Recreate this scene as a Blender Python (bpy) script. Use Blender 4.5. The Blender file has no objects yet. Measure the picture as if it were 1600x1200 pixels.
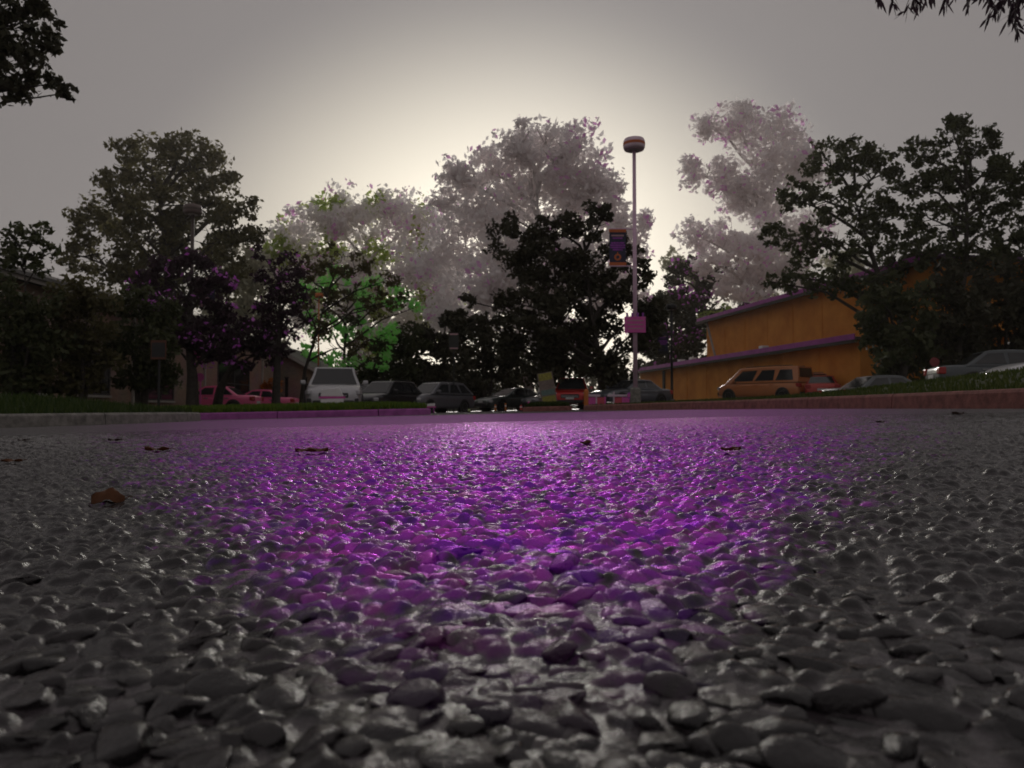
import bpy, bmesh, math, random
import numpy as np
from mathutils import Vector, Matrix
from mathutils.geometry import delaunay_2d_cdt
R = math.radians
sc = bpy.context.scene
C = sc.collection

# ------------------------------------------------------------------ camera
F = 1164.0                      # focal length in pixels of the 1600 px wide photograph
CAMZ = 0.07
PITCH = math.atan(40 / F)
cam_d = bpy.data.cameras.new('camera')
cam = bpy.data.objects.new('camera', cam_d); C.objects.link(cam)
cam.location = (0, 0, CAMZ); cam.rotation_euler = (R(90) + PITCH, 0, 0)
cam_d.sensor_width = 36; cam_d.lens = 36 * F / 1600
cam_d.clip_start = 0.01; cam_d.clip_end = 3000
cam_d.dof.use_dof = True; cam_d.dof.focus_distance = 0.65; cam_d.dof.aperture_fstop = 22
sc.camera = cam

# ------------------------------------------------------------------ world and sun
SUN_EL, SUN_AZ = R(16.5), R(1.5)          # behind the trees, almost straight ahead (azimuth from +Y)
sun_dir = Vector((math.sin(SUN_AZ) * math.cos(SUN_EL), math.cos(SUN_AZ) * math.cos(SUN_EL), math.sin(SUN_EL)))
W = bpy.data.worlds.new('World'); sc.world = W; W.use_nodes = True
nt = W.node_tree; nt.nodes.clear(); N = nt.nodes.new; L = nt.links.new
sky = N('ShaderNodeTexSky'); sky.sky_type = 'NISHITA'; sky.sun_disc = False
sky.sun_elevation = SUN_EL; sky.sun_rotation = SUN_AZ; sky.dust_density = 4; sky.air_density = 1.5
hs = N('ShaderNodeHueSaturation'); hs.inputs['Saturation'].default_value = 0.12; hs.inputs['Value'].default_value = 0.5
L(sky.outputs[0], hs.inputs['Color'])
# overcast deck: even grey, brightening in a broad aureole round the veiled sun
tc = N('ShaderNodeTexCoord')
dot = N('ShaderNodeVectorMath'); dot.operation = 'DOT_PRODUCT'
g = Vector((math.sin(R(-1)) * math.cos(R(8)), math.cos(R(-1)) * math.cos(R(8)), math.sin(R(8))))
vmul = N('ShaderNodeVectorMath'); vmul.operation = 'MULTIPLY'; vmul.inputs[1].default_value = (.82, 1, 1.03); vnrm = N('ShaderNodeVectorMath'); vnrm.operation = 'NORMALIZE'
L(tc.outputs['Generated'], vmul.inputs[0]); L(vmul.outputs[0], vnrm.inputs[0]); L(vnrm.outputs[0], dot.inputs[0]); dot.inputs[1].default_value = g
ac = N('ShaderNodeMath'); ac.operation = 'ARCCOSINE'; L(dot.outputs['Value'], ac.inputs[0])
mr = N('ShaderNodeMapRange'); mr.interpolation_type = 'SMOOTHSTEP'
mr.inputs['From Min'].default_value = R(24.5); mr.inputs['From Max'].default_value = R(2)
L(ac.outputs[0], mr.inputs['Value'])
ramp = N('ShaderNodeMix'); ramp.data_type = 'RGBA'
ramp.inputs['A'].default_value = (2.22, 2.03, 2.02, 1); ramp.inputs['B'].default_value = (13.0, 11.8, 9.4, 1)
L(mr.outputs[0], ramp.inputs['Factor'])
mx = N('ShaderNodeMix'); mx.data_type = 'RGBA'; mx.inputs['Factor'].default_value = 0.94
L(hs.outputs[0], mx.inputs['A']); L(ramp.outputs['Result'], mx.inputs['B'])
bg = N('ShaderNodeBackground'); bg.inputs['Strength'].default_value = 0.1
L(mx.outputs['Result'], bg.inputs['Color'])
wo = N('ShaderNodeOutputWorld'); L(bg.outputs[0], wo.inputs['Surface'])

sun_d = bpy.data.lights.new('sun', 'SUN'); sun_d.energy = 1.5; sun_d.angle = R(12); sun_d.color = (1, 0.95, 0.88)
sun = bpy.data.objects.new('sun', sun_d); C.objects.link(sun); sun.location = (0, 40, 60)
sun.rotation_euler = (-sun_dir).to_track_quat('-Z', 'Y').to_euler()
sc.cycles.diffuse_bounces = 8; sc.cycles.max_bounces = 12
vs = sc.view_settings; vs.view_transform = 'Standard'; vs.look = 'None'; vs.exposure = 0; vs.gamma = 1; vs.use_curve_mapping = False

# ------------------------------------------------------------------ helpers
rng = np.random.default_rng(7); random.seed(7)
def gz(x, y=0): return 0.57 * np.tanh(np.asarray(x, float) / 25)
def P(px, py, Y):
    """the point at depth Y in which the photograph's pixel looks"""
    u, v = (px - 800) / F, (600 - py) / F
    dy = math.cos(PITCH) - v * math.sin(PITCH); dz = math.sin(PITCH) + v * math.cos(PITCH)
    return Vector((u * Y / dy, Y, CAMZ + dz * Y / dy))
def tag(o, label=None, cat=None, group=None, kind=None):
    if label: o['label'] = label
    if cat: o['category'] = cat
    if group: o['group'] = group
    if kind: o['kind'] = kind
    return o
def empty(name, loc, rz=0, label=None, cat=None, group=None):
    o = bpy.data.objects.new(name, None); C.objects.link(o); o.location = loc; o.rotation_euler = (0, 0, rz)
    o.empty_display_size = 0.2
    return tag(o, label, cat, group)
def link(name, me, m=None, parent=None, loc=(0, 0, 0)):
    o = bpy.data.objects.new(name, me); C.objects.link(o); o.location = loc
    if m and not me.materials: me.materials.append(m)
    if parent: o.parent = parent
    return o
def np_mesh(name, v, f, smooth=False):
    """v: n x 3, f: m x k, made fast"""
    me = bpy.data.meshes.new(name); v = np.ascontiguousarray(v, np.float32); f = np.ascontiguousarray(f, np.int32)
    me.vertices.add(len(v)); me.vertices.foreach_set('co', v.ravel())
    k = f.shape[1]
    me.loops.add(f.size); me.loops.foreach_set('vertex_index', f.ravel())
    me.polygons.add(len(f)); me.polygons.foreach_set('loop_start', np.arange(0, f.size, k, dtype=np.int32))
    me.polygons.foreach_set('loop_total', np.full(len(f), k, np.int32))
    me.polygons.foreach_set('use_smooth', np.full(len(f), smooth))
    me.update(calc_edges=True); return me
class MB:
    def __init__(s): s.v = []; s.f = []
    def add(s, v, f):
        n = len(s.v); s.v += [tuple(p) for p in v]; s.f += [tuple(n + i for i in q) for q in f]; return s
    def box(s, a, b, M=None):
        x0, y0, z0 = a; x1, y1, z1 = b
        v = [Vector(p) for p in ((x0,y0,z0),(x1,y0,z0),(x1,y1,z0),(x0,y1,z0),(x0,y0,z1),(x1,y0,z1),(x1,y1,z1),(x0,y1,z1))]
        if M: v = [M @ p for p in v]
        return s.add(v, [(0,3,2,1),(4,5,6,7),(0,1,5,4),(1,2,6,5),(2,3,7,6),(3,0,4,7)])
    def tube(s, pts, rad, n=8, cap=True):
        pts = [Vector(p) for p in pts]; rings = []
        for i, p in enumerate(pts):
            t = (pts[min(i + 1, len(pts) - 1)] - pts[max(i - 1, 0)]).normalized()
            a = t.cross(Vector((0.31, 0.95, 0.05)) if abs(t.z) > .6 else Vector((0, 0, 1))).normalized(); b = t.cross(a)
            r = rad[i] if hasattr(rad, '__len__') else rad
            rings.append([p + (a * math.cos(k * 2 * math.pi / n) + b * math.sin(k * 2 * math.pi / n)) * r for k in range(n)])
        v = [q for r in rings for q in r]; f = []
        for i in range(len(pts) - 1):
            for k in range(n):
                f.append((i*n+k, i*n+(k+1) % n, (i+1)*n+(k+1) % n, (i+1)*n+k))
        if cap: f.append(tuple(range(n))[::-1]); f.append(tuple((len(pts)-1)*n+k for k in range(n)))
        return s.add(v, f)
    def lathe(s, prof, n=20, M=None):
        v = []; f = []
        for r, z in prof:
            for k in range(n):
                p = Vector((r * math.cos(k*2*math.pi/n), r * math.sin(k*2*math.pi/n), z)); v.append(M @ p if M else p)
        for i in range(len(prof) - 1):
            for k in range(n): f.append((i*n+k, i*n+(k+1) % n, (i+1)*n+(k+1) % n, (i+1)*n+k))
        f.append(tuple(range(n))[::-1]); f.append(tuple((len(prof)-1)*n+k for k in range(n)))
        return s.add(v, f)
    def prism(s, poly, axis, a, b):
        """polygon in the two other axes, extruded along axis from a to b"""
        def mk(p, t): q = list(p); q.insert(axis, t); return q
        n = len(poly); v = [mk(p, a) for p in poly] + [mk(p, b) for p in poly]
        return s.add(v, [tuple(range(n))[::-1], tuple(range(n, 2*n))] + [(i, (i+1) % n, n+(i+1) % n, n+i) for i in range(n)])
    def build(s, name, m, parent=None, smooth=False, bevel=0, seg=2, loc=(0, 0, 0), subsurf=0):
        me = bpy.data.meshes.new(name); me.from_pydata(s.v, [], s.f); me.update()
        bm = bmesh.new(); bm.from_mesh(me); bmesh.ops.recalc_face_normals(bm, faces=bm.faces)
        if smooth:
            for q in bm.faces: q.smooth = True
        bm.to_mesh(me); bm.free()
        o = link(name, me, m, parent, loc)
        if subsurf: md = o.modifiers.new('s', 'SUBSURF'); md.levels = md.render_levels = subsurf
        if bevel: md = o.modifiers.new('b', 'BEVEL'); md.width = bevel; md.segments = seg; md.limit_method = 'ANGLE'
        return o
def copy_tree(o, parent=None):
    c = o.copy(); C.objects.link(c); c.parent = parent
    for ch in list(o.children): copy_tree(ch, c)
    return c

# ------------------------------------------------------------------ materials
MATS = {}
def mat(name, col, rough=0.7, metal=0.0, var=0.25, scale=3.0, bump=0.0, bscale=40, spec=0.5, coat=0.0, col2=None):
    if name in MATS: return MATS[name]
    m = bpy.data.materials.new(name); m.use_nodes = True; t = m.node_tree; b = t.nodes['Principled BSDF']
    b.inputs['Roughness'].default_value = rough; b.inputs['Metallic'].default_value = metal
    b.inputs['Specular IOR Level'].default_value = spec; b.inputs['Coat Weight'].default_value = coat
    co = t.nodes.new('ShaderNodeTexCoord')
    nz = t.nodes.new('ShaderNodeTexNoise'); nz.inputs['Scale'].default_value = scale; nz.inputs['Detail'].default_value = 8
    nz.inputs['Roughness'].default_value = 0.65
    t.links.new(co.outputs['Object'], nz.inputs['Vector'])
    rp = t.nodes.new('ShaderNodeMapRange'); rp.inputs['From Min'].default_value = .3; rp.inputs['From Max'].default_value = .7
    t.links.new(nz.outputs['Fac'], rp.inputs['Value'])
    mi = t.nodes.new('ShaderNodeMix'); mi.data_type = 'RGBA'
    c2 = col2 or tuple(min(1, c * (1 + var)) for c in col)
    mi.inputs['A'].default_value = (*[c * (1 - var) for c in col], 1); mi.inputs['B'].default_value = (*c2, 1)
    t.links.new(rp.outputs[0], mi.inputs['Factor']); t.links.new(mi.outputs['Result'], b.inputs['Base Color'])
    if bump:
        n2 = t.nodes.new('ShaderNodeTexNoise'); n2.inputs['Scale'].default_value = bscale; n2.inputs['Detail'].default_value = 4
        t.links.new(co.outputs['Object'], n2.inputs['Vector'])
        bp = t.nodes.new('ShaderNodeBump'); bp.inputs['Strength'].default_value = bump; bp.inputs['Distance'].default_value = .01
        t.links.new(n2.outputs['Fac'], bp.inputs['Height']); t.links.new(bp.outputs[0], b.inputs['Normal'])
    MATS[name] = m; return m
def leaf_mat(name, c1, c2, trans=0.3, tcol=None, rough=.55):
    if name in MATS: return MATS[name]
    m = bpy.data.materials.new(name); m.use_nodes = True; t = m.node_tree; b = t.nodes['Principled BSDF']
    b.inputs['Roughness'].default_value = rough; b.inputs['Specular IOR Level'].default_value = .25
    ge = t.nodes.new('ShaderNodeNewGeometry'); mi = t.nodes.new('ShaderNodeMix'); mi.data_type = 'RGBA'
    mi.inputs['A'].default_value = (*c1, 1); mi.inputs['B'].default_value = (*c2, 1)
    t.links.new(ge.outputs['Random Per Island'], mi.inputs['Factor']); t.links.new(mi.outputs['Result'], b.inputs['Base Color'])
    tr = t.nodes.new('ShaderNodeBsdfTranslucent')
    if tcol: tr.inputs['Color'].default_value = (*tcol, 1)
    else: t.links.new(mi.outputs['Result'], tr.inputs['Color'])
    ms = t.nodes.new('ShaderNodeMixShader'); ms.inputs['Fac'].default_value = trans
    t.links.new(b.outputs[0], ms.inputs[1]); t.links.new(tr.outputs[0], ms.inputs[2])
    t.links.new(ms.outputs[0], t.nodes['Material Output'].inputs['Surface']); MATS[name] = m; return m
def brick_mat(name, c1, c2, mortar, sx=1.0):
    m = bpy.data.materials.new(name); m.use_nodes = True; t = m.node_tree; b = t.nodes['Principled BSDF']; b.inputs['Roughness'].default_value = .85
    co = t.nodes.new('ShaderNodeTexCoord'); sp = t.nodes.new('ShaderNodeSeparateXYZ'); t.links.new(co.outputs['Object'], sp.inputs[0])
    ad = t.nodes.new('ShaderNodeMath'); ad.operation = 'ADD'; t.links.new(sp.outputs[0], ad.inputs[0]); t.links.new(sp.outputs[1], ad.inputs[1])
    cb = t.nodes.new('ShaderNodeCombineXYZ'); t.links.new(ad.outputs[0], cb.inputs[0]); t.links.new(sp.outputs[2], cb.inputs[1])
    br = t.nodes.new('ShaderNodeTexBrick'); br.inputs['Scale'].default_value = 4.5; br.inputs['Color1'].default_value = (*c1, 1)
    br.inputs['Color2'].default_value = (*c2, 1); br.inputs['Mortar'].default_value = (*mortar, 1); br.inputs['Mortar Size'].default_value = .018
    br.inputs['Brick Width'].default_value = .95; br.inputs['Row Height'].default_value = .33
    t.links.new(cb.outputs[0], br.inputs['Vector']); 
    nz = t.nodes.new('ShaderNodeTexNoise'); nz.inputs['Scale'].default_value = .8; nz.inputs['Detail'].default_value = 9
    t.links.new(co.outputs['Object'], nz.inputs['Vector'])
    mu = t.nodes.new('ShaderNodeMix'); mu.data_type = 'RGBA'; mu.blend_type = 'MULTIPLY'; mu.inputs['Factor'].default_value = .6
    t.links.new(br.outputs['Color'], mu.inputs['A']); t.links.new(nz.outputs['Color'], mu.inputs['B'])
    t.links.new(mu.outputs['Result'], b.inputs['Base Color']); return m
M_bark = mat('bark', (.05, .042, .036), .9, var=.5, scale=9, bump=.6, bscale=25)
M_pale = mat('bark_pale', (.66, .63, .62), .9, var=.3, scale=9, bump=.5, bscale=25)
M_kerb = mat('kerb_concrete', (.23, .22, .20), .85, var=.5, scale=9, bump=.6, bscale=60)
M_kerb_red = mat('kerb_red_concrete', (.26, .11, .095), .85, var=.5, scale=9, bump=.6, bscale=60)
M_kerb_mag = mat('kerb_magenta_concrete', (.40, .10, .38), .8, var=.3, scale=5, bump=.4, bscale=90)
M_soil = mat('lawn_soil', (.05, .06, .025), .95, var=.5, scale=4, bump=.5, bscale=30)
M_glass = mat('car_glass', (.03, .032, .035), .08, var=.1, spec=.7)
M_winglass = mat('window_glass', (.02, .02, .024), .1, var=.1, spec=.6)
M_tyre = mat('tyre_rubber', (.02, .02, .02), .85, var=.2)
M_rim = mat('rim_alloy', (.35, .35, .36), .35, .8, var=.1)
M_black = mat('black_plastic', (.022, .022, .024), .5, var=.2)
M_light = mat('headlight_glass', (.5, .5, .52), .1, .3, var=.1)
M_tail = mat('taillight_glass', (.45, .03, .03), .2, var=.1)
M_plate = mat('licence_plate', (.6, .6, .6), .5, var=.1)
M_white = mat('white_paint', (.9, .89, .89), .55, var=.08)

# ------------------------------------------------------------------ asphalt road with real aggregate
def h01(ix, iy, k):
    n = (ix.astype(np.int64) * 73856093) ^ (iy.astype(np.int64) * 19349663) ^ np.int64(k * 83492791 + 12345)
    n = (n ^ (n >> 13)) * np.int64(1274126177); n = (n ^ (n >> 16)) & 0x7fffffff
    n = (n * 1103515245 + 12345) & 0x7fffffff; n = (n ^ (n >> 11)) & 0xffffff
    return n / float(0x1000000)
CELL = 0.0090
def stone_par(ix, iy):
    cx = (ix + .5 + (h01(ix, iy, 1) - .5) * .75) * CELL; cy = (iy + .5 + (h01(ix, iy, 2) - .5) * .75) * CELL
    s = h01(ix, iy, 3); big = h01(ix, iy, 7) > .87
    r = CELL * (.58 + .36 * s + np.where(big, .30, 0)); asp = .62 + .38 * h01(ix, iy, 4); th = math.pi * h01(ix, iy, 5)
    hh = r * (.20 + .40 * h01(ix, iy, 6) ** 1.2) * np.where(h01(ix, iy, 8) < .10, .25, 1)
    return cx, cy, r, asp, th, hh
# the 300 stones that show largest in front of the lens are objects of their own
gx, gy = np.meshgrid(np.arange(-50, 51), np.arange(8, 59)); gx = gx.ravel(); gy = gy.ravel()
cx, cy, rr, asp, th, hh = stone_par(gx, gy)
dist = np.hypot(cx, cy); ok = (np.abs(cx) < cy * .70 + .004) & (cy > .118) & (hh > .0012)
score = np.where(ok, rr * np.sqrt(hh / rr) / dist, 0); pick = np.argsort(-score)[:300]
PICK = set(zip(gx[pick].tolist(), gy[pick].tolist()))
pk = np.zeros((101, 51), bool)
for a, b_ in PICK: pk[a + 50, b_ - 8] = True

ang_step, A0 = 0.00215, 0.92
angs = np.arange(-A0, A0 + ang_step, ang_step)
rs = [0.03]
while rs[-1] < 5.2: rs.append(rs[-1] + max(.00125, .0030 * rs[-1]))
rs = np.array(rs)
RR, AA = np.meshgrid(rs, angs, indexing='ij'); X = RR * np.sin(AA); Yv = RR * np.cos(AA)
H = np.zeros_like(X); S = np.zeros_like(X); RN = np.zeros_like(X)
bix = np.floor(X / CELL).astype(np.int32); biy = np.floor(Yv / CELL).astype(np.int32)
for dx in (-1, 0, 1):
    for dy in (-1, 0, 1):
        ix, iy = bix + dx, biy + dy
        cx, cy, r, asp, th, hh = stone_par(ix, iy)
        inb = (ix >= -50) & (ix <= 50) & (iy >= 8) & (iy <= 58)
        picked = np.zeros(ix.shape, bool); picked[inb] = pk[ix[inb] + 50, iy[inb] - 8]
        hh = np.where(picked, 0, hh)
        ux, uy = X - cx, Yv - cy; c, s = np.cos(th), np.sin(th)
        p, q = (ux * c + uy * s) / r, (-ux * s + uy * c) / (r * asp)
        # angular chips: blend of round and boxy distance
        d = np.zeros_like(p)
        for k in range(5):
            an = k * 1.2566 + (h01(ix, iy, 30 + k) - .5) * .9; d = np.maximum(d, (p * np.cos(an) + q * np.sin(an)) / (.72 + .26 * h01(ix, iy, 40 + k)))
        d = .62 * d + .38 * np.hypot(p, q)
        z = hh * (.5 * np.tanh(np.clip(1 - d, 0, 1) * 2.3) + .5 * np.clip(1 - d * d, 0, 1) ** 1.4) * (1 + .35 * 2.2 * (p * (h01(ix, iy, 9) - .5) + q * (h01(ix, iy, 10) - .5)))
        up = z > H; H = np.where(up, z, H); S = np.where(up, np.clip(z / np.maximum(hh, 1e-5) * 2.2, 0, 1), S); RN = np.where(up, h01(ix, iy, 11), RN)
# binder undulation and fine grit
def vn(x, y, cell, k):
    """smooth value noise, -1..1"""
    c, s_ = math.cos(k * 1.7), math.sin(k * 1.7); u = (x * c - y * s_) / cell; v = (x * s_ + y * c) / cell
    iu, iv = np.floor(u).astype(np.int32), np.floor(v).astype(np.int32); fu, fv = u - iu, v - iv
    fu = fu ** 3 * (fu * (fu * 6 - 15) + 10); fv = fv ** 3 * (fv * (fv * 6 - 15) + 10)
    a, b_, c_, d_ = h01(iu, iv, k), h01(iu + 1, iv, k), h01(iu, iv + 1, k), h01(iu + 1, iv + 1, k)
    return 2 * ((a * (1 - fu) + b_ * fu) * (1 - fv) + (c_ * (1 - fu) + d_ * fu) * fv) - 1
H += .0011 * vn(X, Yv, .0075, 21) * (1 - S * .55) + .0018 * vn(X, Yv, .028, 22) + .0014 * vn(X, Yv, .07, 23) + .0025 * vn(X, Yv, .35, 24)
H += (.00045 * vn(X, Yv, .0042, 25) + .00035 * vn(X, Yv, .0058, 26)) * np.clip(.9 / RR, 0, 1)
edge = np.minimum(np.clip((5.1 - RR) / .6, 0, 1), np.clip((A0 - np.abs(AA)) / .06, 0, 1)); edge = edge * np.clip((RR - .03) / .02, 0, 1)
Z = gz(X) - .004 - .012 * (1 - edge) + H * edge * (1 - .35 * np.clip((RR - 2) / 4, 0, 1))
nr, na = X.shape; idx = np.arange(nr * na).reshape(nr, na)
fa = np.stack([idx[:-1, :-1], idx[:-1, 1:], idx[1:, 1:], idx[1:, :-1]], -1).reshape(-1, 4)[:, ::-1]
patch = np_mesh('aggregate', np.stack([X, Yv, Z], -1).reshape(-1, 3), fa, True)
at = patch.color_attributes.new('stone', 'FLOAT_COLOR', 'POINT')
at.data.foreach_set('color', np.stack([S, RN, S * 0, S * 0 + 1], -1).reshape(-1).astype(np.float32))

def asphalt_mat(name, mode):
    m = bpy.data.materials.new(name); m.use_nodes = True; t = m.node_tree; n = t.nodes.new; l = t.links.new; b = t.nodes['Principled BSDF']
    ge = n('ShaderNodeNewGeometry'); sp = n('ShaderNodeSeparateXYZ'); l(ge.outputs['Position'], sp.inputs[0])
    def mth(op, a, b_=None, c=None):
        q = n('ShaderNodeMath'); q.operation = op
        for i, v in enumerate((a, b_, c)):
            if v is None: continue
            if isinstance(v, (int, float)): q.inputs[i].default_value = v
            else: l(v, q.inputs[i])
        return q.outputs[0]
    def rng_(v, a, b_, smooth=True):
        q = n('ShaderNodeMapRange'); q.interpolation_type = 'SMOOTHSTEP' if smooth else 'LINEAR'
        q.inputs['From Min'].default_value = a; q.inputs['From Max'].default_value = b_; l(v, q.inputs['Value']); return q.outputs[0]
    def noise(s, det=4):
        q = n('ShaderNodeTexNoise'); q.inputs['Scale'].default_value = s; q.inputs['Detail'].default_value = det; l(ge.outputs['Position'], q.inputs['Vector']); return q.outputs['Fac']
    def mix(f, a, b_):
        q = n('ShaderNodeMix'); q.data_type = 'RGBA'
        for k, v in (('Factor', f), ('A', a), ('B', b_)):
            if isinstance(v, tuple): q.inputs[k].default_value = (*v, 1)
            elif isinstance(v, (int, float)): q.inputs[k].default_value = v
            else: l(v, q.inputs[k])
        return q.outputs['Result']
    # stone / binder
    if mode == 'patch':
        ca = n('ShaderNodeVertexColor'); ca.layer_name = 'stone'; sc_ = n('ShaderNodeSeparateColor'); l(ca.outputs[0], sc_.inputs[0])
        st, rn = sc_.outputs[0], sc_.outputs[1]
    elif mode == 'stone':
        oi = n('ShaderNodeObjectInfo'); rn = oi.outputs['Random']; st = mth('ADD', 0.9, 0.1)
    else:
        vo = n('ShaderNodeTexVoronoi'); vo.inputs['Scale'].default_value = 115; l(ge.outputs['Position'], vo.inputs['Vector'])
        st = rng_(vo.outputs['Distance'], .6, .3); rn = noise(90, 1)
    fine = noise(420, 3); wide = noise(1.3, 5)
    stone = mix(rn, (.004, .0033, .0038), (.020, .016, .0175)); stone = mix(mth('MULTIPLY', fine, .3), stone, (.032, .027, .030))
    binder = mix(wide, (.040, .033, .037), (.085, .072, .078))
    base = mix(st, binder, stone)
    base = mix(mth('MULTIPLY', mth('MULTIPLY', rng_(sp.outputs[1], .5, 4.5), rng_(noise(2.2, 6), .25, .7)), .38), base, (.14, .122, .132))      # paler grey in noisy patches, growing up the road
    # purple cast of tinted light painted into the asphalt, a wedge opening from the camera
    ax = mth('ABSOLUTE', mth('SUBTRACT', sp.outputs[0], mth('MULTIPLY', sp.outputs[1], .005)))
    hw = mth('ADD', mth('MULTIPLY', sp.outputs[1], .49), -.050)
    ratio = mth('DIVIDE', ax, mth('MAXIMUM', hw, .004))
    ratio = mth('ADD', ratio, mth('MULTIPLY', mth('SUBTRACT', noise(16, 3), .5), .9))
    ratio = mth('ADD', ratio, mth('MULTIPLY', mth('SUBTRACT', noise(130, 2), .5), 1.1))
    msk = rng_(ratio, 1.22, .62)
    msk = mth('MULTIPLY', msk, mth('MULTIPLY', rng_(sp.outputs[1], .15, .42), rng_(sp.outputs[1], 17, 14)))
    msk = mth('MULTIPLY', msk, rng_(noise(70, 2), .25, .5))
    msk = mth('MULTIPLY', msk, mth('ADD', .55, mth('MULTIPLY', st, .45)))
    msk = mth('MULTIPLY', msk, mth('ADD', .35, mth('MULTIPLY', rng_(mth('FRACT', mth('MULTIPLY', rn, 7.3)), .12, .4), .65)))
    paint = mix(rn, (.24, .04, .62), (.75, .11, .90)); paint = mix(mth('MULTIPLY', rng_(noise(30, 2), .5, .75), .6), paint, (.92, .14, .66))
    paint = mix(mth('MULTIPLY', rng_(sp.outputs[1], .7, 4.5), .6), paint, (.95, .34, .95))  # lighter and pinker with distance: far grazing sheen put into the colour
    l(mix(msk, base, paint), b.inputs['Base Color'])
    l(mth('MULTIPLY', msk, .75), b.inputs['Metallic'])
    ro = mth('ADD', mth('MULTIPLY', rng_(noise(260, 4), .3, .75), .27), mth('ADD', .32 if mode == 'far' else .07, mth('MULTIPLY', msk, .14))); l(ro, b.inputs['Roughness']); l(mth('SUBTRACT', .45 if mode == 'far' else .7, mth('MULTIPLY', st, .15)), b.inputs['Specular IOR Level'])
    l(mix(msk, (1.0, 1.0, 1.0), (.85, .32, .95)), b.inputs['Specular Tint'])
    bp = n('ShaderNodeBump')
    if mode == 'far':
        hgt = mth('ADD', st, mth('MULTIPLY', noise(160, 3), .6)); bp.inputs['Strength'].default_value = .9; bp.inputs['Distance'].default_value = .006
    else:
        hgt = mth('ADD', fine, mth('MULTIPLY', noise(1500, 2), .5)); bp.inputs['Strength'].default_value = .4; bp.inputs['Distance'].default_value = .0010
    l(hgt, bp.inputs['Height']); l(bp.outputs[0], b.inputs['Normal']); return m
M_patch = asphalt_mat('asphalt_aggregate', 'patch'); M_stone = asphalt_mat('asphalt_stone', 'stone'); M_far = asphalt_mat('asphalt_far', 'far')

def grid_mesh(name, xs, ys, zf):
    XX, YY = np.meshgrid(xs, ys); ZZ = zf(XX, YY); n = len(xs); k = len(ys); I = np.arange(n * k).reshape(k, n)
    return np_mesh(name, np.stack([XX, YY, ZZ], -1).reshape(-1, 3), np.stack([I[:-1, :-1], I[:-1, 1:], I[1:, 1:], I[1:, :-1]], -1).reshape(-1, 4), True)
dens = lambda a, b_, c, d: np.unique(np.concatenate([np.linspace(a, b_, 40), np.linspace(b_, c, 65), np.linspace(c, d, 40)]))
road = link('road', grid_mesh('road', dens(-45, -10, 10, 45), dens(-25, -5, 20, 95), lambda x, y: gz(x) - .012), M_far); tag(road, 'dark asphalt road with a purple light tint painted into its colour', kind='structure')
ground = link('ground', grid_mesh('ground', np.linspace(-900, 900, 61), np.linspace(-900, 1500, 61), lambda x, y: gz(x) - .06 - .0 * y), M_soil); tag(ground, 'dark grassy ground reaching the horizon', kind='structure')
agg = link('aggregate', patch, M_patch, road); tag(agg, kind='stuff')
# stone shapes shared by the 300 near stones
shapes = []
for k in range(10):
    bm = bmesh.new(); bmesh.ops.create_icosphere(bm, subdivisions=3, radius=1)
    r2 = np.random.default_rng(50 + k); ax_ = r2.normal(size=(16, 3)); ax_ /= np.linalg.norm(ax_, axis=1)[:, None]; cut = r2.uniform(.40, .74, 16)
    for v in bm.verts:
        p = np.array(v.co)
        for a, c_ in zip(ax_, cut):                       # chipped facets
            dd = p @ a
            if dd > c_: p = p - a * (dd - c_) * .93
        p += .018 * np.sin(p[::-1] * 9 + k) + .012 * np.sin(p[[1, 2, 0]] * 21 + k)
        v.co = p
    for f_ in bm.faces: f_.smooth = True
    for v in bm.verts: v.co.z *= 1.35
    for e_ in bm.edges: e_.smooth = e_.calc_face_angle(0) < R(17)
    me = bpy.data.meshes.new('stone'); bm.to_mesh(me); bm.free(); me.materials.append(M_stone); shapes.append(me)
cx, cy, rr, asp, th, hh = stone_par(gx[pick], gy[pick])
for i in range(300):
    o = link('stone', shapes[i % 10], None, road)
    ux_, uy_ = np.array([cx[i]]), np.array([cy[i]]); und = float((.0018 * vn(ux_, uy_, .028, 22) + .0014 * vn(ux_, uy_, .07, 23) + .0025 * vn(ux_, uy_, .35, 24))[0]) - .0002
    o.location = (cx[i], cy[i], float(gz(cx[i])) - .0045 + und); o.rotation_euler = (rng.uniform(-.1, .1), rng.uniform(-.1, .1), th[i])
    o.scale = (rr[i] * 1.3, rr[i] * asp[i] * 1.3, hh[i] * .92)

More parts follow.
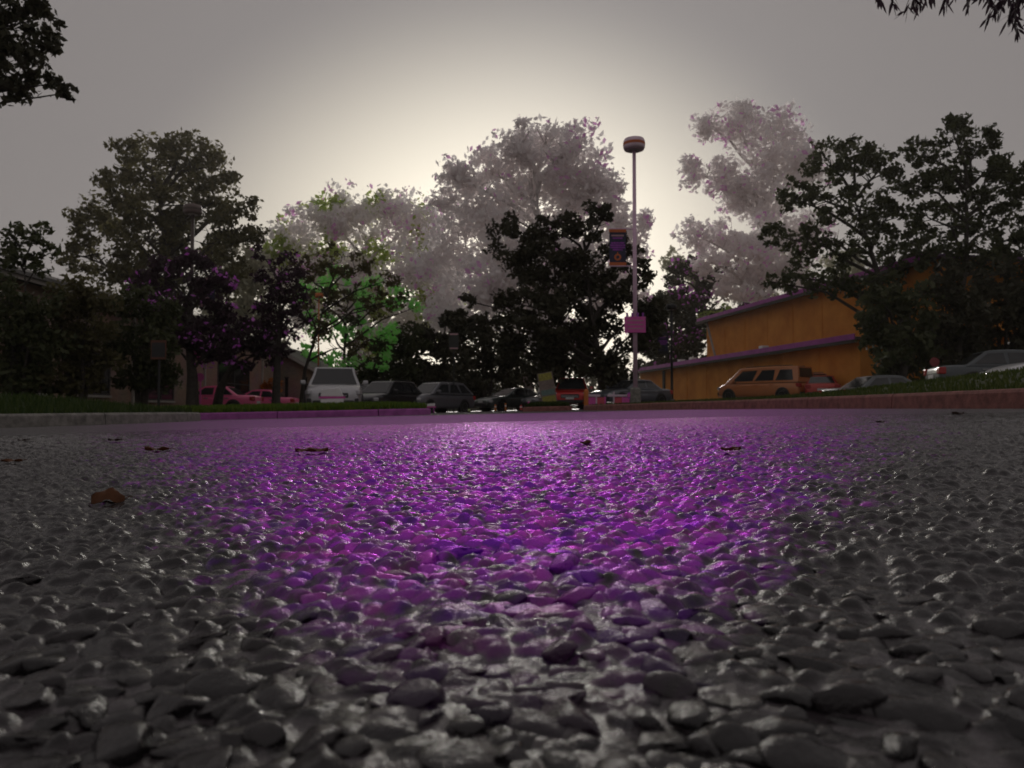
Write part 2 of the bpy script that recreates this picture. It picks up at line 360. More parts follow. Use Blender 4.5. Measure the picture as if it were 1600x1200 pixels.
# ------------------------------------------------------------------ kerbs and lawns
def smooth_path(pts, step=.25):
    pts = [np.array(p, float) for p in pts]; out = []
    for i in range(len(pts) - 1):
        p0, p1, p2, p3 = pts[max(i-1, 0)], pts[i], pts[i+1], pts[min(i+2, len(pts)-1)]
        n = max(2, int(np.linalg.norm(p2 - p1) / step))
        for k in range(n):
            t = k / n
            out.append(.5 * (2*p1 + (p2-p0)*t + (2*p0-5*p1+4*p2-p3)*t*t + (3*p1-p0-3*p2+p3)*t**3))
    out.append(pts[-1]); return np.array(out)
def kerb(label, path, side, m, h=.15, w=.16, sec=2.4, closed=False):
    """one kerb line of concrete sections with open joints; side +1: the lawn lies to the left of the path"""
    root = empty('kerb', (float(path[0][0]), float(path[0][1]), float(gz(path[0][0])))); tag(root, label, kind='structure')
    d = np.gradient(path, axis=0); d /= np.linalg.norm(d, axis=1)[:, None]; nrm = np.stack([-d[:, 1], d[:, 0]], 1) * side
    s = np.concatenate([[0], np.cumsum(np.linalg.norm(np.diff(path, axis=0), axis=1))])
    a = 0
    while a < s[-1] - .3:
        b_ = min(a + sec, s[-1]); tt = np.concatenate([[a + .011], s[(s > a + .05) & (s < b_ - .05)], [b_ - .011]])
        pts = np.stack([np.interp(tt, s, path[:, k]) for k in (0, 1)], 1); nn = np.stack([np.interp(tt, s, nrm[:, k]) for k in (0, 1)], 1)
        prof = [(0.0, -.08), (.012, h - .03), (.028, h - .006), (.05, h), (w - .02, h + .002), (w, h - .01), (w, -.08)]
        dz = rng.uniform(-.004, .004); v = []; f = []; k = len(prof)
        for p, q in zip(pts, nn):
            for o_, z in prof:
                xx, yy = p + q * o_; v.append((xx - root.location.x, yy - root.location.y, float(gz(xx)) + z + dz - root.location.z))
        for i in range(len(pts) - 1):
            for j in range(k - 1): f.append((i*k+j, i*k+j+1, (i+1)*k+j+1, (i+1)*k+j))
        f.append(tuple(range(k))); f.append(tuple((len(pts)-1)*k + j for j in range(k)))
        MB().add(v, f).build('kerb_section', m, root, smooth=False)
        a = b_
    return root
def path_dist(x, y, path):
    d = np.full(np.shape(x), 1e9)
    for p, q in zip(path[:-1], path[1:]):
        v = q - p; t = np.clip(((x - p[0]) * v[0] + (y - p[1]) * v[1]) / (v @ v), 0, 1)
        d = np.minimum(d, np.hypot(x - p[0] - t * v[0], y - p[1] - t * v[1]))
    return d
def lawn(name, label, poly, path, rise, run, h=.13, step=.7, seed=1, low=False):
    """lawn polygon whose height grows with distance from the kerb line; returns height function"""
    poly = np.array(poly); lo, hi = poly.min(0), poly.max(0); r2 = np.random.default_rng(seed)
    xs = np.arange(lo[0], hi[0], step); ys = np.arange(lo[1], hi[1], step); XX, YY = np.meshgrid(xs, ys)
    pts = np.stack([XX.ravel(), YY.ravel()], 1) + r2.uniform(-.2, .2, (XX.size, 2)) * step
    pts = pts[inside(pts, poly)]
    allp = [Vector(p) for p in poly] + [Vector(p) for p in pts]
    vv, ee, ff, _, _, _ = delaunay_2d_cdt(allp, [], [list(range(len(poly)))], 1, 1e-4)
    v = np.array([tuple(p) for p in vv])
    def hf(x, y):
        t = np.clip(path_dist(x, y, path) / run, 0, 1); t = t * t * (3 - 2 * t)
        if low: a_ = np.clip((np.asarray(y) - 10) / 8, 0, 1); b_ = np.clip((np.asarray(x) - 10) / 4, 0, 1); t = t * (1 - .8 * a_ * a_ * (3 - 2 * a_) * (1 - b_ * b_ * (3 - 2 * b_)))
        return gz(x) + h + rise * t
    me = bpy.data.meshes.new(name); me.from_pydata([(a, b_, c) for (a, b_), c in zip(v, hf(v[:, 0], v[:, 1]))], [], [tuple(f) for f in ff]); me.update()
    o = link(name, me, M_soil); tag(o, label, kind='structure'); return hf
def inside(pts, poly):
    x, y = pts[:, 0], pts[:, 1]; c = np.zeros(len(pts), bool); n = len(poly)
    for i in range(n):
        x1, y1 = poly[i]; x2, y2 = poly[(i + 1) % n]
        if y1 == y2: continue
        k = ((y1 > y) != (y2 > y)) & (x < (x2 - x1) * (y - y1) / (y2 - y1) + x1); c ^= k
    return c
def blades(name, label, poly, hf, n, hgt, m, seed, sel=None, wid=.006):
    poly = np.array(poly); r2 = np.random.default_rng(seed); lo, hi = poly.min(0), poly.max(0)
    p = r2.uniform(lo, hi, (n * 4, 2)); p = p[inside(p, poly)]
    if sel is not None: p = p[sel(p[:, 0], p[:, 1], r2)]
    p = p[:n]; k = len(p); z = hf(p[:, 0], p[:, 1]); a = r2.uniform(0, 6.28, k); lean = r2.uniform(-.4, .4, (k, 2)); h = hgt * r2.uniform(.5, 1.3, k)
    w = wid * (1 + np.hypot(p[:, 0], p[:, 1]) / 6)
    dx, dy = np.cos(a) * w, np.sin(a) * w
    v = np.stack([np.stack([p[:, 0] - dx, p[:, 1] - dy, z - .01], 1), np.stack([p[:, 0] + dx, p[:, 1] + dy, z - .01], 1),
                  np.stack([p[:, 0] + lean[:, 0] * h, p[:, 1] + lean[:, 1] * h, z + h], 1)], 1).reshape(-1, 3)
    o = link(name, np_mesh(name, v, np.arange(3 * k).reshape(-1, 3)), m); return tag(o, label, 'grass', kind='stuff')
M_grass = leaf_mat('grass_blade', (.045, .075, .018), (.11, .13, .03), .35)
M_grass_dark = leaf_mat('grass_dark', (.03, .06, .015), (.07, .10, .025), .35)
M_grass_bright = leaf_mat('grass_bright', (.08, .17, .02), (.16, .22, .03), .45)

Rp = smooth_path([(4.1, -4), (4.0, 0), (3.95, 3), (3.95, 5.6), (4.1, 9), (4.05, 12), (3.7, 15), (3.2, 17.5), (2.6, 20), (2.2, 22.5), (2.6, 25), (4, 26.5), (8, 27), (40, 27)])
kerb('concrete kerb with a dull red face along the right lawn', Rp, -1, M_kerb_red)
def ofs(path, side, o):
    d = np.gradient(path, axis=0); d /= np.linalg.norm(d, axis=1)[:, None]; return path + np.stack([-d[:, 1], d[:, 0]], 1) * side * o
Rin = ofs(Rp, -1, .14)
Rpoly = np.concatenate([Rin, [(40, -4)]])
hfR = lawn('lawn', 'grass verge rising behind the red kerb on the right', Rpoly, Rp, .42, 4.5, seed=2, low=True)
near = lambda x, y, r2: (np.hypot(x, y) < 30) & (y > 2) & (x < y * .85 + 2) & (x < 14) & (r2.uniform(size=len(x)) < np.clip(9 / np.hypot(x, y), 0, 1))
blades('grass', 'short dry grass on the verge behind the right kerb', Rpoly, hfR, 60000, .06, M_grass, 3, near)

Lp = smooth_path([(-6.9, -4), (-6.5, 2), (-6.2, 6), (-5.95, 8.7), (-5.6, 10.5), (-5.5, 12.3), (-5.8, 13.9), (-6.8, 15), (-8.6, 15.5), (-12, 15.7), (-30, 15.8)])
kerb('grey concrete kerb along the left lawn, rounding into the drive', Lp, 1, M_kerb)
Lpoly = np.concatenate([ofs(Lp, 1, .14), [(-30, -4)]])
hfL = lawn('lawn', 'dark lawn under the shrubs behind the left kerb', Lpoly, Lp, .28, 3.0, seed=4)
nearL = lambda x, y, r2: (y > 4) & (x > -y * .8 - 3) & (r2.uniform(size=len(x)) < np.clip(9 / np.hypot(x, y), 0, 1))
blades('grass', 'dark uncut grass behind the left kerb', Lpoly, hfL, 45000, .13, M_grass_dark, 5, nearL)

Sp = smooth_path([(-20, 18.2), (-12, 18.0), (-7, 17.8), (-3.4, 17.9), (-2.5, 18.3), (-2.1, 19.2), (-2.4, 20.2), (-3.4, 20.7), (-8, 21), (-20, 21)])
kerb('magenta tinted kerb round the bright green grass strip', Sp, 1, M_kerb_mag)
Spoly = ofs(Sp, 1, .14)
hfS = lawn('lawn', 'narrow lawn strip in front of the silver car', Spoly, Sp, .06, 1.5, step=.4, seed=6)
blades('grass', 'bright green grass on the strip in front of the silver car', Spoly, hfS, 30000, .16, M_grass_bright, 7, lambda x, y, r2: x > -14, .009)

Ip = smooth_path([(.35, 25.3), (.9, 24.9), (1.6, 24.85), (2.0, 25.2), (2.0, 26.2), (1.2, 26.6), (.5, 26.3), (.35, 25.3)], .12)
kerb('brown kerb round the small planted island in mid road', Ip, 1, M_kerb_red)
Ipoly = ofs(Ip, 1, .13)[:-1]
hfI = lawn('lawn', 'planted island in the middle of the road', Ipoly, Ip, .06, .6, step=.25, seed=8)
blades('grass', 'low green ground cover on the planted island', Ipoly, hfI, 5000, .12, M_grass_dark, 9, None, .01)
# lawn and mulch beside the brick building
Bp = smooth_path([(-6.9, 24.5), (-6.7, 40), (-6.9, 64)])
kerb('pale kerb in front of the brick building', Bp, 1, M_kerb)
Bpoly = np.concatenate([ofs(Bp, 1, .14), [(-34, 64), (-34, 23), (-20, 23), (-8, 23.2)]])
hfB = lawn('lawn', 'lawn under the trees before the brick building', Bpoly, Bp, .1, 3, seed=10, step=1.2)
blades('grass', 'green grass under the trees before the brick building', Bpoly, hfB, 22000, .14, M_grass_bright, 11, lambda x, y, r2: (x > -16) & (y < 42), .012)

# ------------------------------------------------------------------ trees
def leaf_cloud(c, size, r2, asp=.55, flat=.0):
    """rhombic leaves at centres c"""
    n = len(c); a = r2.normal(size=(n, 3)); a[:, 2] *= (1 - flat); a /= np.linalg.norm(a, axis=1)[:, None]
    b_ = r2.normal(size=(n, 3)); b_ -= (b_ * a).sum(1)[:, None] * a; b_ /= np.linalg.norm(b_, axis=1)[:, None]
    s = (size * r2.uniform(.38, 1.5, n))[:, None] * .5
    v = np.stack([c - a * s, c + b_ * s * asp - a * s * .15, c + a * s, c - b_ * s * asp - a * s * .15], 1).reshape(-1, 3)
    return v, np.arange(4 * n).reshape(-1, 4)
def tree(name, label, base, lobes, m, leaf=.3, cover=3.0, trunk_r=.25, seed=0, fringe=None, bfrac=.0, group=None, cat='tree',
         clump=.42, inner=.3, maxn=40000, bark=None, nclump=16, stems=1, depth=.9, limb_r=.10, split=None, spf=0, sfreq=2.2, basez=None, droop=0):
    """lobes: (px, py, radius px, depth) of the crown's masses; base: (px, depth) of the trunk's foot"""
    r2 = np.random.default_rng(seed + 100); rd = random.Random(seed)
    bx = (base[0] - 800) / F * base[1]; bz = float(gz(bx)) + (0.0 if basez is None else basez)
    B = np.array([bx, base[1], bz]); root = empty(name, B, 0, label, cat, group)
    cs, rads = [], []
    for l_ in lobes:
        yy = l_[3] if len(l_) > 3 else base[1] + r2.uniform(-.5, .5) * l_[2] / F * base[1]
        cs.append(np.array(P(l_[0], l_[1], yy))); rads.append(l_[2] / F * yy)
    cs = np.array(cs); rads = np.array(rads)
    # trunk runs up as a leader; limbs leave it at different heights
    top = (cs[:, 2] + rads * .35).max(); ctr = np.average(cs, axis=0, weights=rads ** 2)
    lead = np.array([ctr[0] * .7 + B[0] * .3, ctr[1] * .7 + B[1] * .3, max(B[2] + .5, B[2] + (top - B[2]) * .8)])
    bend = r2.normal(size=(6, 3)) * trunk_r * np.array([.5, .5, 0])
    tt_ = (0, .03, .1, .35, .65, 1)
    ax_pts = [B + (lead - B) * np.array([t ** 1.5, t ** 1.5, t]) + bend[i] * (t > .05) for i, t in enumerate(tt_)]
    tm = MB()
    for s_ in range(stems):
        off = r2.uniform(-.6, .6, 3) * (stems > 1) * np.array([rads.mean(), rads.mean() * .5, 0])
        pts = [Vector(p + off * (.35 + .65 * t) - B) for p, t in zip(ax_pts, tt_)]
        pts[0].z -= .15
        tm.tube(pts, [trunk_r * k for k in (1.75, 1.42, 1.1, .85, .5, .16)], 10)
    tm.build('trunk', bark or M_bark, root, smooth=True)
    lm = MB()
    def axis(z):
        zz = np.array([p[2] for p in ax_pts]); return np.array([np.interp(z, zz, [p[k] for p in ax_pts]) for k in range(3)])
    for c_, rad in zip(cs, rads):
        hz = np.hypot(*(c_ - ctr)[:2]); z_o = np.clip(c_[2] - .55 * hz - .4 * rad, B[2] + (top - B[2]) * .16, lead[2]); fork = axis(z_o)
        dv_ = c_ - fork; mid = fork + dv_ * .5 + np.array([0, 0, .10 * np.linalg.norm(dv_)]) + r2.normal(size=3) * .10 * rad
        q1 = fork + dv_ * .25 + np.array([0, 0, .04 * np.linalg.norm(dv_)]) + r2.normal(size=3) * .06 * rad
        lm.tube([Vector(p - B) for p in (fork, q1, mid, c_)], [limb_r * 1.25, limb_r, limb_r * .75, limb_r * .35], 6, False)
        for k in range(7):
            d = r2.normal(size=3); d /= np.linalg.norm(d); d[2] = abs(d[2]) * .7
            st = mid + (c_ - mid) * r2.uniform(.0, 1)
            e1 = st + d * rad * .45 + r2.normal(size=3) * .12 * rad
            lm.tube([Vector(p - B) for p in (st, e1, st + d * rad * .85 + r2.normal(size=3) * .1 * rad)], [limb_r * .42, limb_r * .26, limb_r * .08], 5, False)
    lm.build('limbs', bark or M_bark, root, smooth=True)
    # leaves in clumps
    area = math.pi * (rads ** 2).sum(); n = int(min(maxn, cover * area / (leaf * leaf * .28)))
    wts = rads ** 2 / (rads ** 2).sum(); out = []
    for c_, rad, w in zip(cs, rads, wts):
        nl = int(n * w); nc = nclump
        d = r2.normal(size=(nc, 3)); d /= np.linalg.norm(d, axis=1)[:, None]; rho = r2.uniform(inner, 1.0, nc) ** .6
        cc = c_ + d * (rho * rad * .86)[:, None] * np.array([1, depth, 1])
        k = r2.integers(0, nc, nl); cr = rad * clump * r2.uniform(.55, 1.25, nc)
        q = r2.normal(size=(nl, 3)); q /= np.linalg.norm(q, axis=1)[:, None]; q *= (r2.uniform(0, 1, nl) ** .45)[:, None]; q[:, 2] *= .72
        out.append(cc[k] + q * cr[k][:, None])
    c_ = np.concatenate(out); c_ = c_[c_[:, 2] > B[2] + .05]
    # how far outside the lobes' cores a leaf sits
    dd = np.min(np.stack([np.linalg.norm((c_ - a) / np.array([1, depth, 1]), axis=1) / r_ for a, r_ in zip(cs, rads)]), 0)
    isb = (dd > .93) & (r2.uniform(size=len(c_)) < bfrac) if fringe else np.zeros(len(c_), bool)
    v, f = leaf_cloud(c_[~isb] - B, leaf, r2); cr_o = link('crown', np_mesh('crown', v, f), m, root)
    if split:            # some leaf clumps of another colour
        f3 = np.sin(c_[~isb] * (sfreq / rads.mean())).sum(1) + r2.normal(size=(~isb).sum()) * .4
        cr_o.data.materials.append(split); cr_o.data.polygons.foreach_set('material_index', (f3 > spf).astype(np.int32))
    if isb.any():
        v, f = leaf_cloud(c_[isb] - B, leaf * .9, r2); link('fringe', np_mesh('fringe', v, f), fringe, root)  # magenta and purple edge fringing, made up as tinted outer leaves
    return root
D1 = leaf_mat('leaf_dark', (.045, .058, .024), (.095, .105, .045), .3)
D2 = leaf_mat('leaf_dark_olive', (.085, .080, .036), (.17, .155, .07), .4)
D3 = leaf_mat('leaf_deep', (.042, .044, .026), (.085, .08, .048), .25)
D4 = leaf_mat('leaf_purple_dark', (.04, .024, .034), (.08, .045, .065), .28)
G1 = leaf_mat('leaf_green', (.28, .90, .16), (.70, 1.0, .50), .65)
G2 = leaf_mat('leaf_yellow_green', (.30, .44, .10), (.60, .66, .24), .55)
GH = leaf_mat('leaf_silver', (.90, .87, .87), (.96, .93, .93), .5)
GO = leaf_mat('leaf_pale_olive', (.42, .42, .33), (.62, .60, .47), .45)
BL = leaf_mat('fringe_magenta', (.80, .38, .76), (.95, .62, .92), .5)
BLd = leaf_mat('fringe_purple', (.55, .08, .62), (.85, .30, .90), .5)

tree('oak_tree', 'tall dark oak behind the brick building, left of the pale glow', (250, 62),
     [(220,250,52),(280,240,45),(330,260,48),(190,300,50),(260,310,60),(345,310,45),(150,350,48),(225,370,60),(300,370,62),(370,360,45),(130,400,38),(190,430,55),(270,440,60),(350,430,50),(395,320,16),(400,370,18)], D2, leaf=.42, cover=3.0, trunk_r=.6, seed=1, limb_r=.2, clump=.38, inner=.25, nclump=20)
tree('linden_tree', 'hazy pale olive tree between the tall oak and the silver canopy', (390, 80),
     [(360,420,55),(400,440,55),(380,500,60),(330,500,55),(420,520,45),(350,560,50)], GO, leaf=.5, cover=4, trunk_r=.4, seed=2, limb_r=.15, inner=.1)
tree('young_tree', 'thin ragged tree beside the pale roof edge at far left', (40, 19),
     [(20,370,26),(55,362,26),(35,405,30),(80,395,18),(5,395,24),(65,420,18)], D1, leaf=.17, cover=2.0, trunk_r=.07, seed=3, limb_r=.025)
for i, (px, Yd, lob) in enumerate([
        (30, 18.5, [(0,470,50),(45,480,50),(20,530,60),(70,540,50),(0,580,50),(50,590,45)]),
        (120, 19.5, [(110,470,48),(150,490,45),(100,530,55),(150,550,50),(120,590,45),(90,590,40)]),
        (225, 21, [(215,480,42),(250,500,40),(200,530,48),(250,555,45),(215,590,40),(260,590,30)])]):
    tree('shrub', ['dark shrub at the left edge of the photo behind the kerb', 'olive shrub between two darker ones before the brick wall', 'leafy shrub left of the lamp post before the brick wall'][i],
         (px, Yd), lob, [D1, D2, D1][i], leaf=.15, cover=3.2, trunk_r=.06, seed=10 + i, stems=5, limb_r=.03, cat='shrub', group='shrubs along the brick wall', basez=.25, inner=.15)
tree('plum_tree', 'dark plum tree with purple fringes behind the left lamp post', (298, 28),
     [(250,430,38),(300,425,40),(335,450,32),(225,450,28),(270,480,45),(330,500,38),(350,490,20),(310,530,42),(255,530,40),(345,540,30)], D4, leaf=.2, cover=3.6, trunk_r=.22, seed=20, fringe=BLd, bfrac=.75, limb_r=.06)
tree('plum_tree', 'low plum tree with spreading branches before the big brick window', (345, 32),
     [(370,510,34),(400,530,32),(345,540,34),(420,550,26),(385,555,30),(430,520,20)], D4, leaf=.22, cover=2.8, trunk_r=.2, seed=21, fringe=BLd, bfrac=.5, limb_r=.06)
tree('plum_tree', 'ragged plum tree with a flared trunk at the corner of the brick wall', (438, 30),
     [(420,440,26),(450,420,32),(430,480,34),(410,500,26),(455,500,30),(405,395,14),(440,540,26),(465,460,26)], D4, leaf=.2, cover=2.4, trunk_r=.16, seed=22, fringe=BLd, bfrac=.4, limb_r=.05)
tree('maple_tree', 'open dark tree with thin leaves above the silver car', (467, 34),
     [(480,420,34),(520,410,36),(560,420,32),(600,440,26),(470,470,30),(530,470,34),(590,480,28),(500,520,26),(560,540,26),(620,470,18)], D2, leaf=.2, cover=1.35, trunk_r=.09, seed=23, limb_r=.045, clump=.32, inner=.3)
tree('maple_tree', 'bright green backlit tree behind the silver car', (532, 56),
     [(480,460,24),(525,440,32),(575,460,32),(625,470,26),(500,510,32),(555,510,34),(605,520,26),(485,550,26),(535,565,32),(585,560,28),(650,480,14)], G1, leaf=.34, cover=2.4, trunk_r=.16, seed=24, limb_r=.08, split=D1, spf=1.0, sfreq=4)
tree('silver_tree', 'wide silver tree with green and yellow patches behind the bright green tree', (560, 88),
     [(450,380,46),(500,345,48),(550,335,50),(600,330,48),(650,345,50),(430,410,36),(490,410,58),(570,410,66),(650,420,64),(700,450,56),(560,480,66),(640,500,66),(470,470,56),(600,560,60)], GH, leaf=.68, cover=4.5, trunk_r=.5, seed=25, limb_r=.15, fringe=BL, bfrac=.42, inner=.05, clump=.5, nclump=22, bark=M_pale, split=G2, spf=.95, sfreq=4.5)
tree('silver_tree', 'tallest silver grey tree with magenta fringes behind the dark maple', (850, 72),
     [(810,225,50),(855,220,46),(900,235,50),(760,270,46),(715,275,38),(940,290,44),(830,300,80),(900,320,72),(750,340,74),(690,320,26),(700,390,66),(800,400,90),(900,410,80),(970,340,40),(985,380,42),(1010,340,14),(740,470,74),(840,490,80),(960,460,56),(700,500,50)], GH, leaf=.62, cover=4.2, trunk_r=.6, seed=26, limb_r=.2, fringe=BL, bfrac=.42, inner=.05, clump=.5, nclump=22, bark=M_pale)
tree('maple_tree', 'dense dark maple with two stems in the middle of the photo', (940, 42),
     [(860,360,36),(910,350,36),(945,335,20),(970,390,34),(830,390,30),(800,360,20),(820,430,44),(890,430,60),(960,450,50),(1000,430,26),(790,470,30),(850,500,56),(930,520,62),(1000,510,36),(1012,480,34),(1012,530,30),(800,540,34),(870,565,46),(950,580,46),(780,500,20),(730,470,14),(755,500,14)], D3, leaf=.3, cover=4.0, trunk_r=.2, seed=27, limb_r=.08, inner=.1)
tree('ash_tree', 'slender dark tree whose trunk stands behind the tilted banner', (880, 45),
     [(780,360,22),(800,340,16),(775,390,18),(850,450,46),(900,470,50),(830,520,46),(890,540,46),(840,570,36)], D3, leaf=.28, cover=2.4, trunk_r=.22, seed=28, limb_r=.07)
for i, (px, lob) in enumerate([
        (610, [(600,560,36),(640,540,38),(580,590,34),(630,590,44),(610,530,20)]),
        (680, [(680,540,40),(720,520,34),(670,590,44),(720,580,46),(700,500,18)]),
        (760, [(750,530,34),(770,570,40),(740,600,40),(790,600,34),(720,490,14),(745,500,16),(800,560,34)])]):
    tree('evergreen_bush', ['dark bush behind the black car', 'dark bush behind the grey car', 'dark bush behind the low dark sedan'][i], (px, 60 + i), lob, [D1, D3, D3][i],
         leaf=.38, cover=5, trunk_r=.15, seed=30 + i, stems=3, limb_r=.08, cat='bush', group='dark bushes behind the parked cars', inner=.05)
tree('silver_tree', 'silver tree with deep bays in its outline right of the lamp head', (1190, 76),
     [(1105,195,28),(1150,185,36),(1190,215,62),(1240,260,66),(1080,268,30),(1130,272,38),(1190,310,60),(1150,300,34),(1085,365,32),(1130,375,42),(1190,390,60),(1240,360,60),(1110,410,28),(1160,440,46),(1230,430,50)], GH, leaf=.62, cover=4.2, trunk_r=.5, seed=40, limb_r=.16, fringe=BL, bfrac=.42, inner=.05, clump=.5, nclump=22, bark=M_pale)
tree('plum_tree', 'dark purple fringed tree behind the far end of the orange building', (1090, 82),
     [(1060,430,26),(1110,440,30),(1150,420,24),(1170,450,22),(1050,480,40),(1110,490,40),(1040,540,46),(1100,560,50),(1160,520,36),(1020,560,30),(1025,480,30),(1060,500,50),(1015,520,36),(1090,410,18),(1130,590,46),(1175,480,30)], D3, leaf=.44, cover=5.0, trunk_r=.3, seed=41, fringe=BLd, bfrac=.4, limb_r=.12)
tree('evergreen_bush', 'bright yellow green bush above the upper roof of the orange building', (1140, 78),
     [(1105,498,16),(1130,490,18),(1160,498,18),(1180,505,14),(1120,520,24),(1160,530,28)], G2, leaf=.36, cover=3, trunk_r=.15, seed=42, cat='bush', limb_r=.08, split=D1, spf=.2)
tree('linden_tree', 'pale olive tree rising behind the roof of the orange building', (1290, 92),
     [(1220,430,42),(1270,440,44),(1320,430,44),(1360,450,40),(1230,480,44),(1300,500,54),(1050,410,24),(1080,440,26)], GO, leaf=.55, cover=4, trunk_r=.4, seed=43, limb_r=.15, inner=.1)
tree('oak_tree', 'open oak with sky between its branches above the orange building', (1395, 38),
     [(1290,255,40),(1335,250,38),(1375,265,38),(1240,310,36),(1290,315,42),(1345,320,42),(1215,370,30),(1265,380,40),(1325,385,40),(1385,340,40),(1240,430,32),(1290,440,36),(1345,440,36),(1205,440,16),(1400,400,40),(1385,460,40)], D1, leaf=.27, cover=2.7, trunk_r=.26, seed=44, limb_r=.085, clump=.34, inner=.3, nclump=20)
tree('oak_tree', 'tall open oak at the right edge of the photo', (1500, 36),
     [(1440,240,34),(1490,210,38),(1535,225,36),(1560,260,28),(1430,290,36),(1485,275,42),(1540,290,40),(1600,280,40),(1450,340,38),(1510,340,40),(1575,345,38),(1620,360,44),(1430,390,38),(1480,400,40),(1545,400,40),(1600,410,44)], D1, leaf=.26, cover=2.8, trunk_r=.26, seed=45, limb_r=.08, clump=.34, inner=.3, nclump=20)
for i, (px, lob) in enumerate([
        (1400, [(1375,470,38),(1420,480,46),(1375,520,42),(1430,530,50),(1390,560,40),(1440,570,36),(1355,500,24)]),
        (1490, [(1480,450,48),(1500,500,54),(1460,540,44),(1520,550,50),(1480,575,40)]),
        (1580, [(1560,450,50),(1610,460,56),(1570,510,54),(1630,520,56),(1590,560,50)])]):
    tree('evergreen_bush', ['dense dark bush at the right end of the orange wall', 'dense dark bush under the tall open oak', 'dense dark bush behind the two right cars at the edge of the photo'][i], (px, 30 + i), lob, [D1, D3, D3][i],
         leaf=.26, cover=5, trunk_r=.12, seed=50 + i, stems=3, limb_r=.06, cat='bush', group='dense bushes on the right bank', inner=.05, basez=.5)
def woodland():
    r2 = np.random.default_rng(5); n = 38000; x = r2.uniform(-95, 130, n); y = r2.uniform(108, 122, n)
    hh_ = 7.0 + 1.6 * np.sin(x * .21) + 1.3 * np.sin(x * .57 + 1) + .9 * np.sin(x * 1.3); z = gz(x) + hh_ * r2.uniform(0, 1, n) ** .8
    z[:16000] = gz(x[:16000]) + r2.uniform(-.3, 1.6, 16000)
    v, f = leaf_cloud(np.stack([x, y, z], 1), .95, r2, .7); o = link('woodland', np_mesh('woodland', v, f), D3); tag(o, 'far dark wood closing the view behind the car park', 'woodland', kind='stuff')
woodland()
# two near trees reach into the frame from outside it
tree('honey_locust', 'near tree whose dark leafy bough hangs in at the top left corner', (-230, 12),
     [(10,40,46),(60,30,34),(30,100,44),(80,70,24),(-40,80,60),(-60,160,50),(20,140,26),(85,130,18),(105,145,14),(-120,60,80),(-20,-60,80),(-150,-80,110),(80,-60,50)], D3, leaf=.13, cover=4.0, trunk_r=.2, seed=60, limb_r=.025, clump=.45, nclump=18)
# willow-like twigs with long leaves at the top right
def overhang():
    B = Vector((7.6, 4.6, float(hfR(np.array([7.6]), np.array([4.6]))[0]) - .02)); root = empty('willow_oak', B, 0, 'near tree whose slender hanging leaves show at the top right corner', 'tree')
    mt = MB(); mt.tube([Vector((0, 0, -.2)), Vector((.02, 0, .1)), Vector((.05, .05, 1.5)), Vector((-.1, .2, 3.6)), Vector((-.2, .3, 4.6))], [.3, .2, .16, .12, .06], 10); mt.build('trunk', M_bark, root, smooth=True)
    lm = MB(); cs = []; r2 = np.random.default_rng(3); dirs = []
    def twig(a, b_, n, leafn):
        a, b_ = Vector(a), Vector(b_); mid = (a + b_) / 2 + Vector((0, 0, .05)); lm.tube([a - B, mid - B, b_ - B], [.006, .004, .002], 5, False)
        for k in range(int(leafn * 1.5)):
            t = r2.uniform(.15, 1.0); p = a.lerp(b_, t); d = ((b_ - a).normalized() * .5 + Vector(r2.normal(size=3)) * .5 + Vector((0, 0, -.75))).normalized(); cs.append((p, d))
    boughs = [[(7.4, 4.8, 3.4), (5.5, 5.4, 3.95), (4.2, 5.8, 3.85), (3.2, 6.0, 3.75)], [(7.4, 4.8, 3.4), (5.8, 6, 3.85), (4.6, 6.1, 3.60)], [(7.4, 4.8, 3.8), (8.6, 4.0, 4.6), (9.2, 3.2, 4.7)], [(7.4, 4.9, 3.9), (7.2, 6.5, 4.7), (7.4, 8, 4.8)]]
    for b_ in boughs: lm.tube([Vector(p) - B for p in b_], [.05, .03, .018, .008][:len(b_)], 6, False)
    for px, py, n in [(1375,12,10),(1412,30,6),(1425,20,6),(1445,12,5),(1475,18,7),(1515,22,5),(1540,42,9),(1560,30,10),(1575,40,18),(1590,55,12),(1600,25,18),(1595,10,14),(1570,5,10),(1535,2,10),(1500,-6,8),(1460,-10,8),(1620,40,16),(1640,20,18),(1400,-10,8),(1350,-15,4),(1365,8,6),(1395,18,6),(1435,22,6),(1490,10,8),(1510,12,8),(1550,12,10),(1585,30,12)]:
        e = P(px, py - 10, 6 + r2.uniform(-.25, .25)); twig((e.x + r2.uniform(-.1, .3), e.y, max(e.z + .2, 3.6)), e, 5, n)
    for b_ in boughs[2:]:
        for k in range(26):
            a = Vector(b_[1]).lerp(Vector(b_[2]), r2.uniform()); twig(a, a + Vector((r2.uniform(-.5, .5), r2.uniform(-.5, .5), -.45)), 5, 12)
    lm.build('limbs', M_bark, root, smooth=True)
    v = []; f = []
    for p, d in cs:
        s = Vector(r2.normal(size=3)).cross(d).normalized(); ln = r2.uniform(.09, .15); w = .012; n = len(v)
        v += [p - B, p + d * ln * .4 + s * w - B, p + d * ln * .75 + s * w * .7 - B, p + d * ln - B, p + d * ln * .75 - s * w * .7 - B, p + d * ln * .4 - s * w - B]
        f += [(n, n+1, n+2, n+3), (n, n+3, n+4, n+5)]
    me = bpy.data.meshes.new('crown'); me.from_pydata([tuple(q) for q in v], [], f); link('crown', me, D4, root)
overhang()

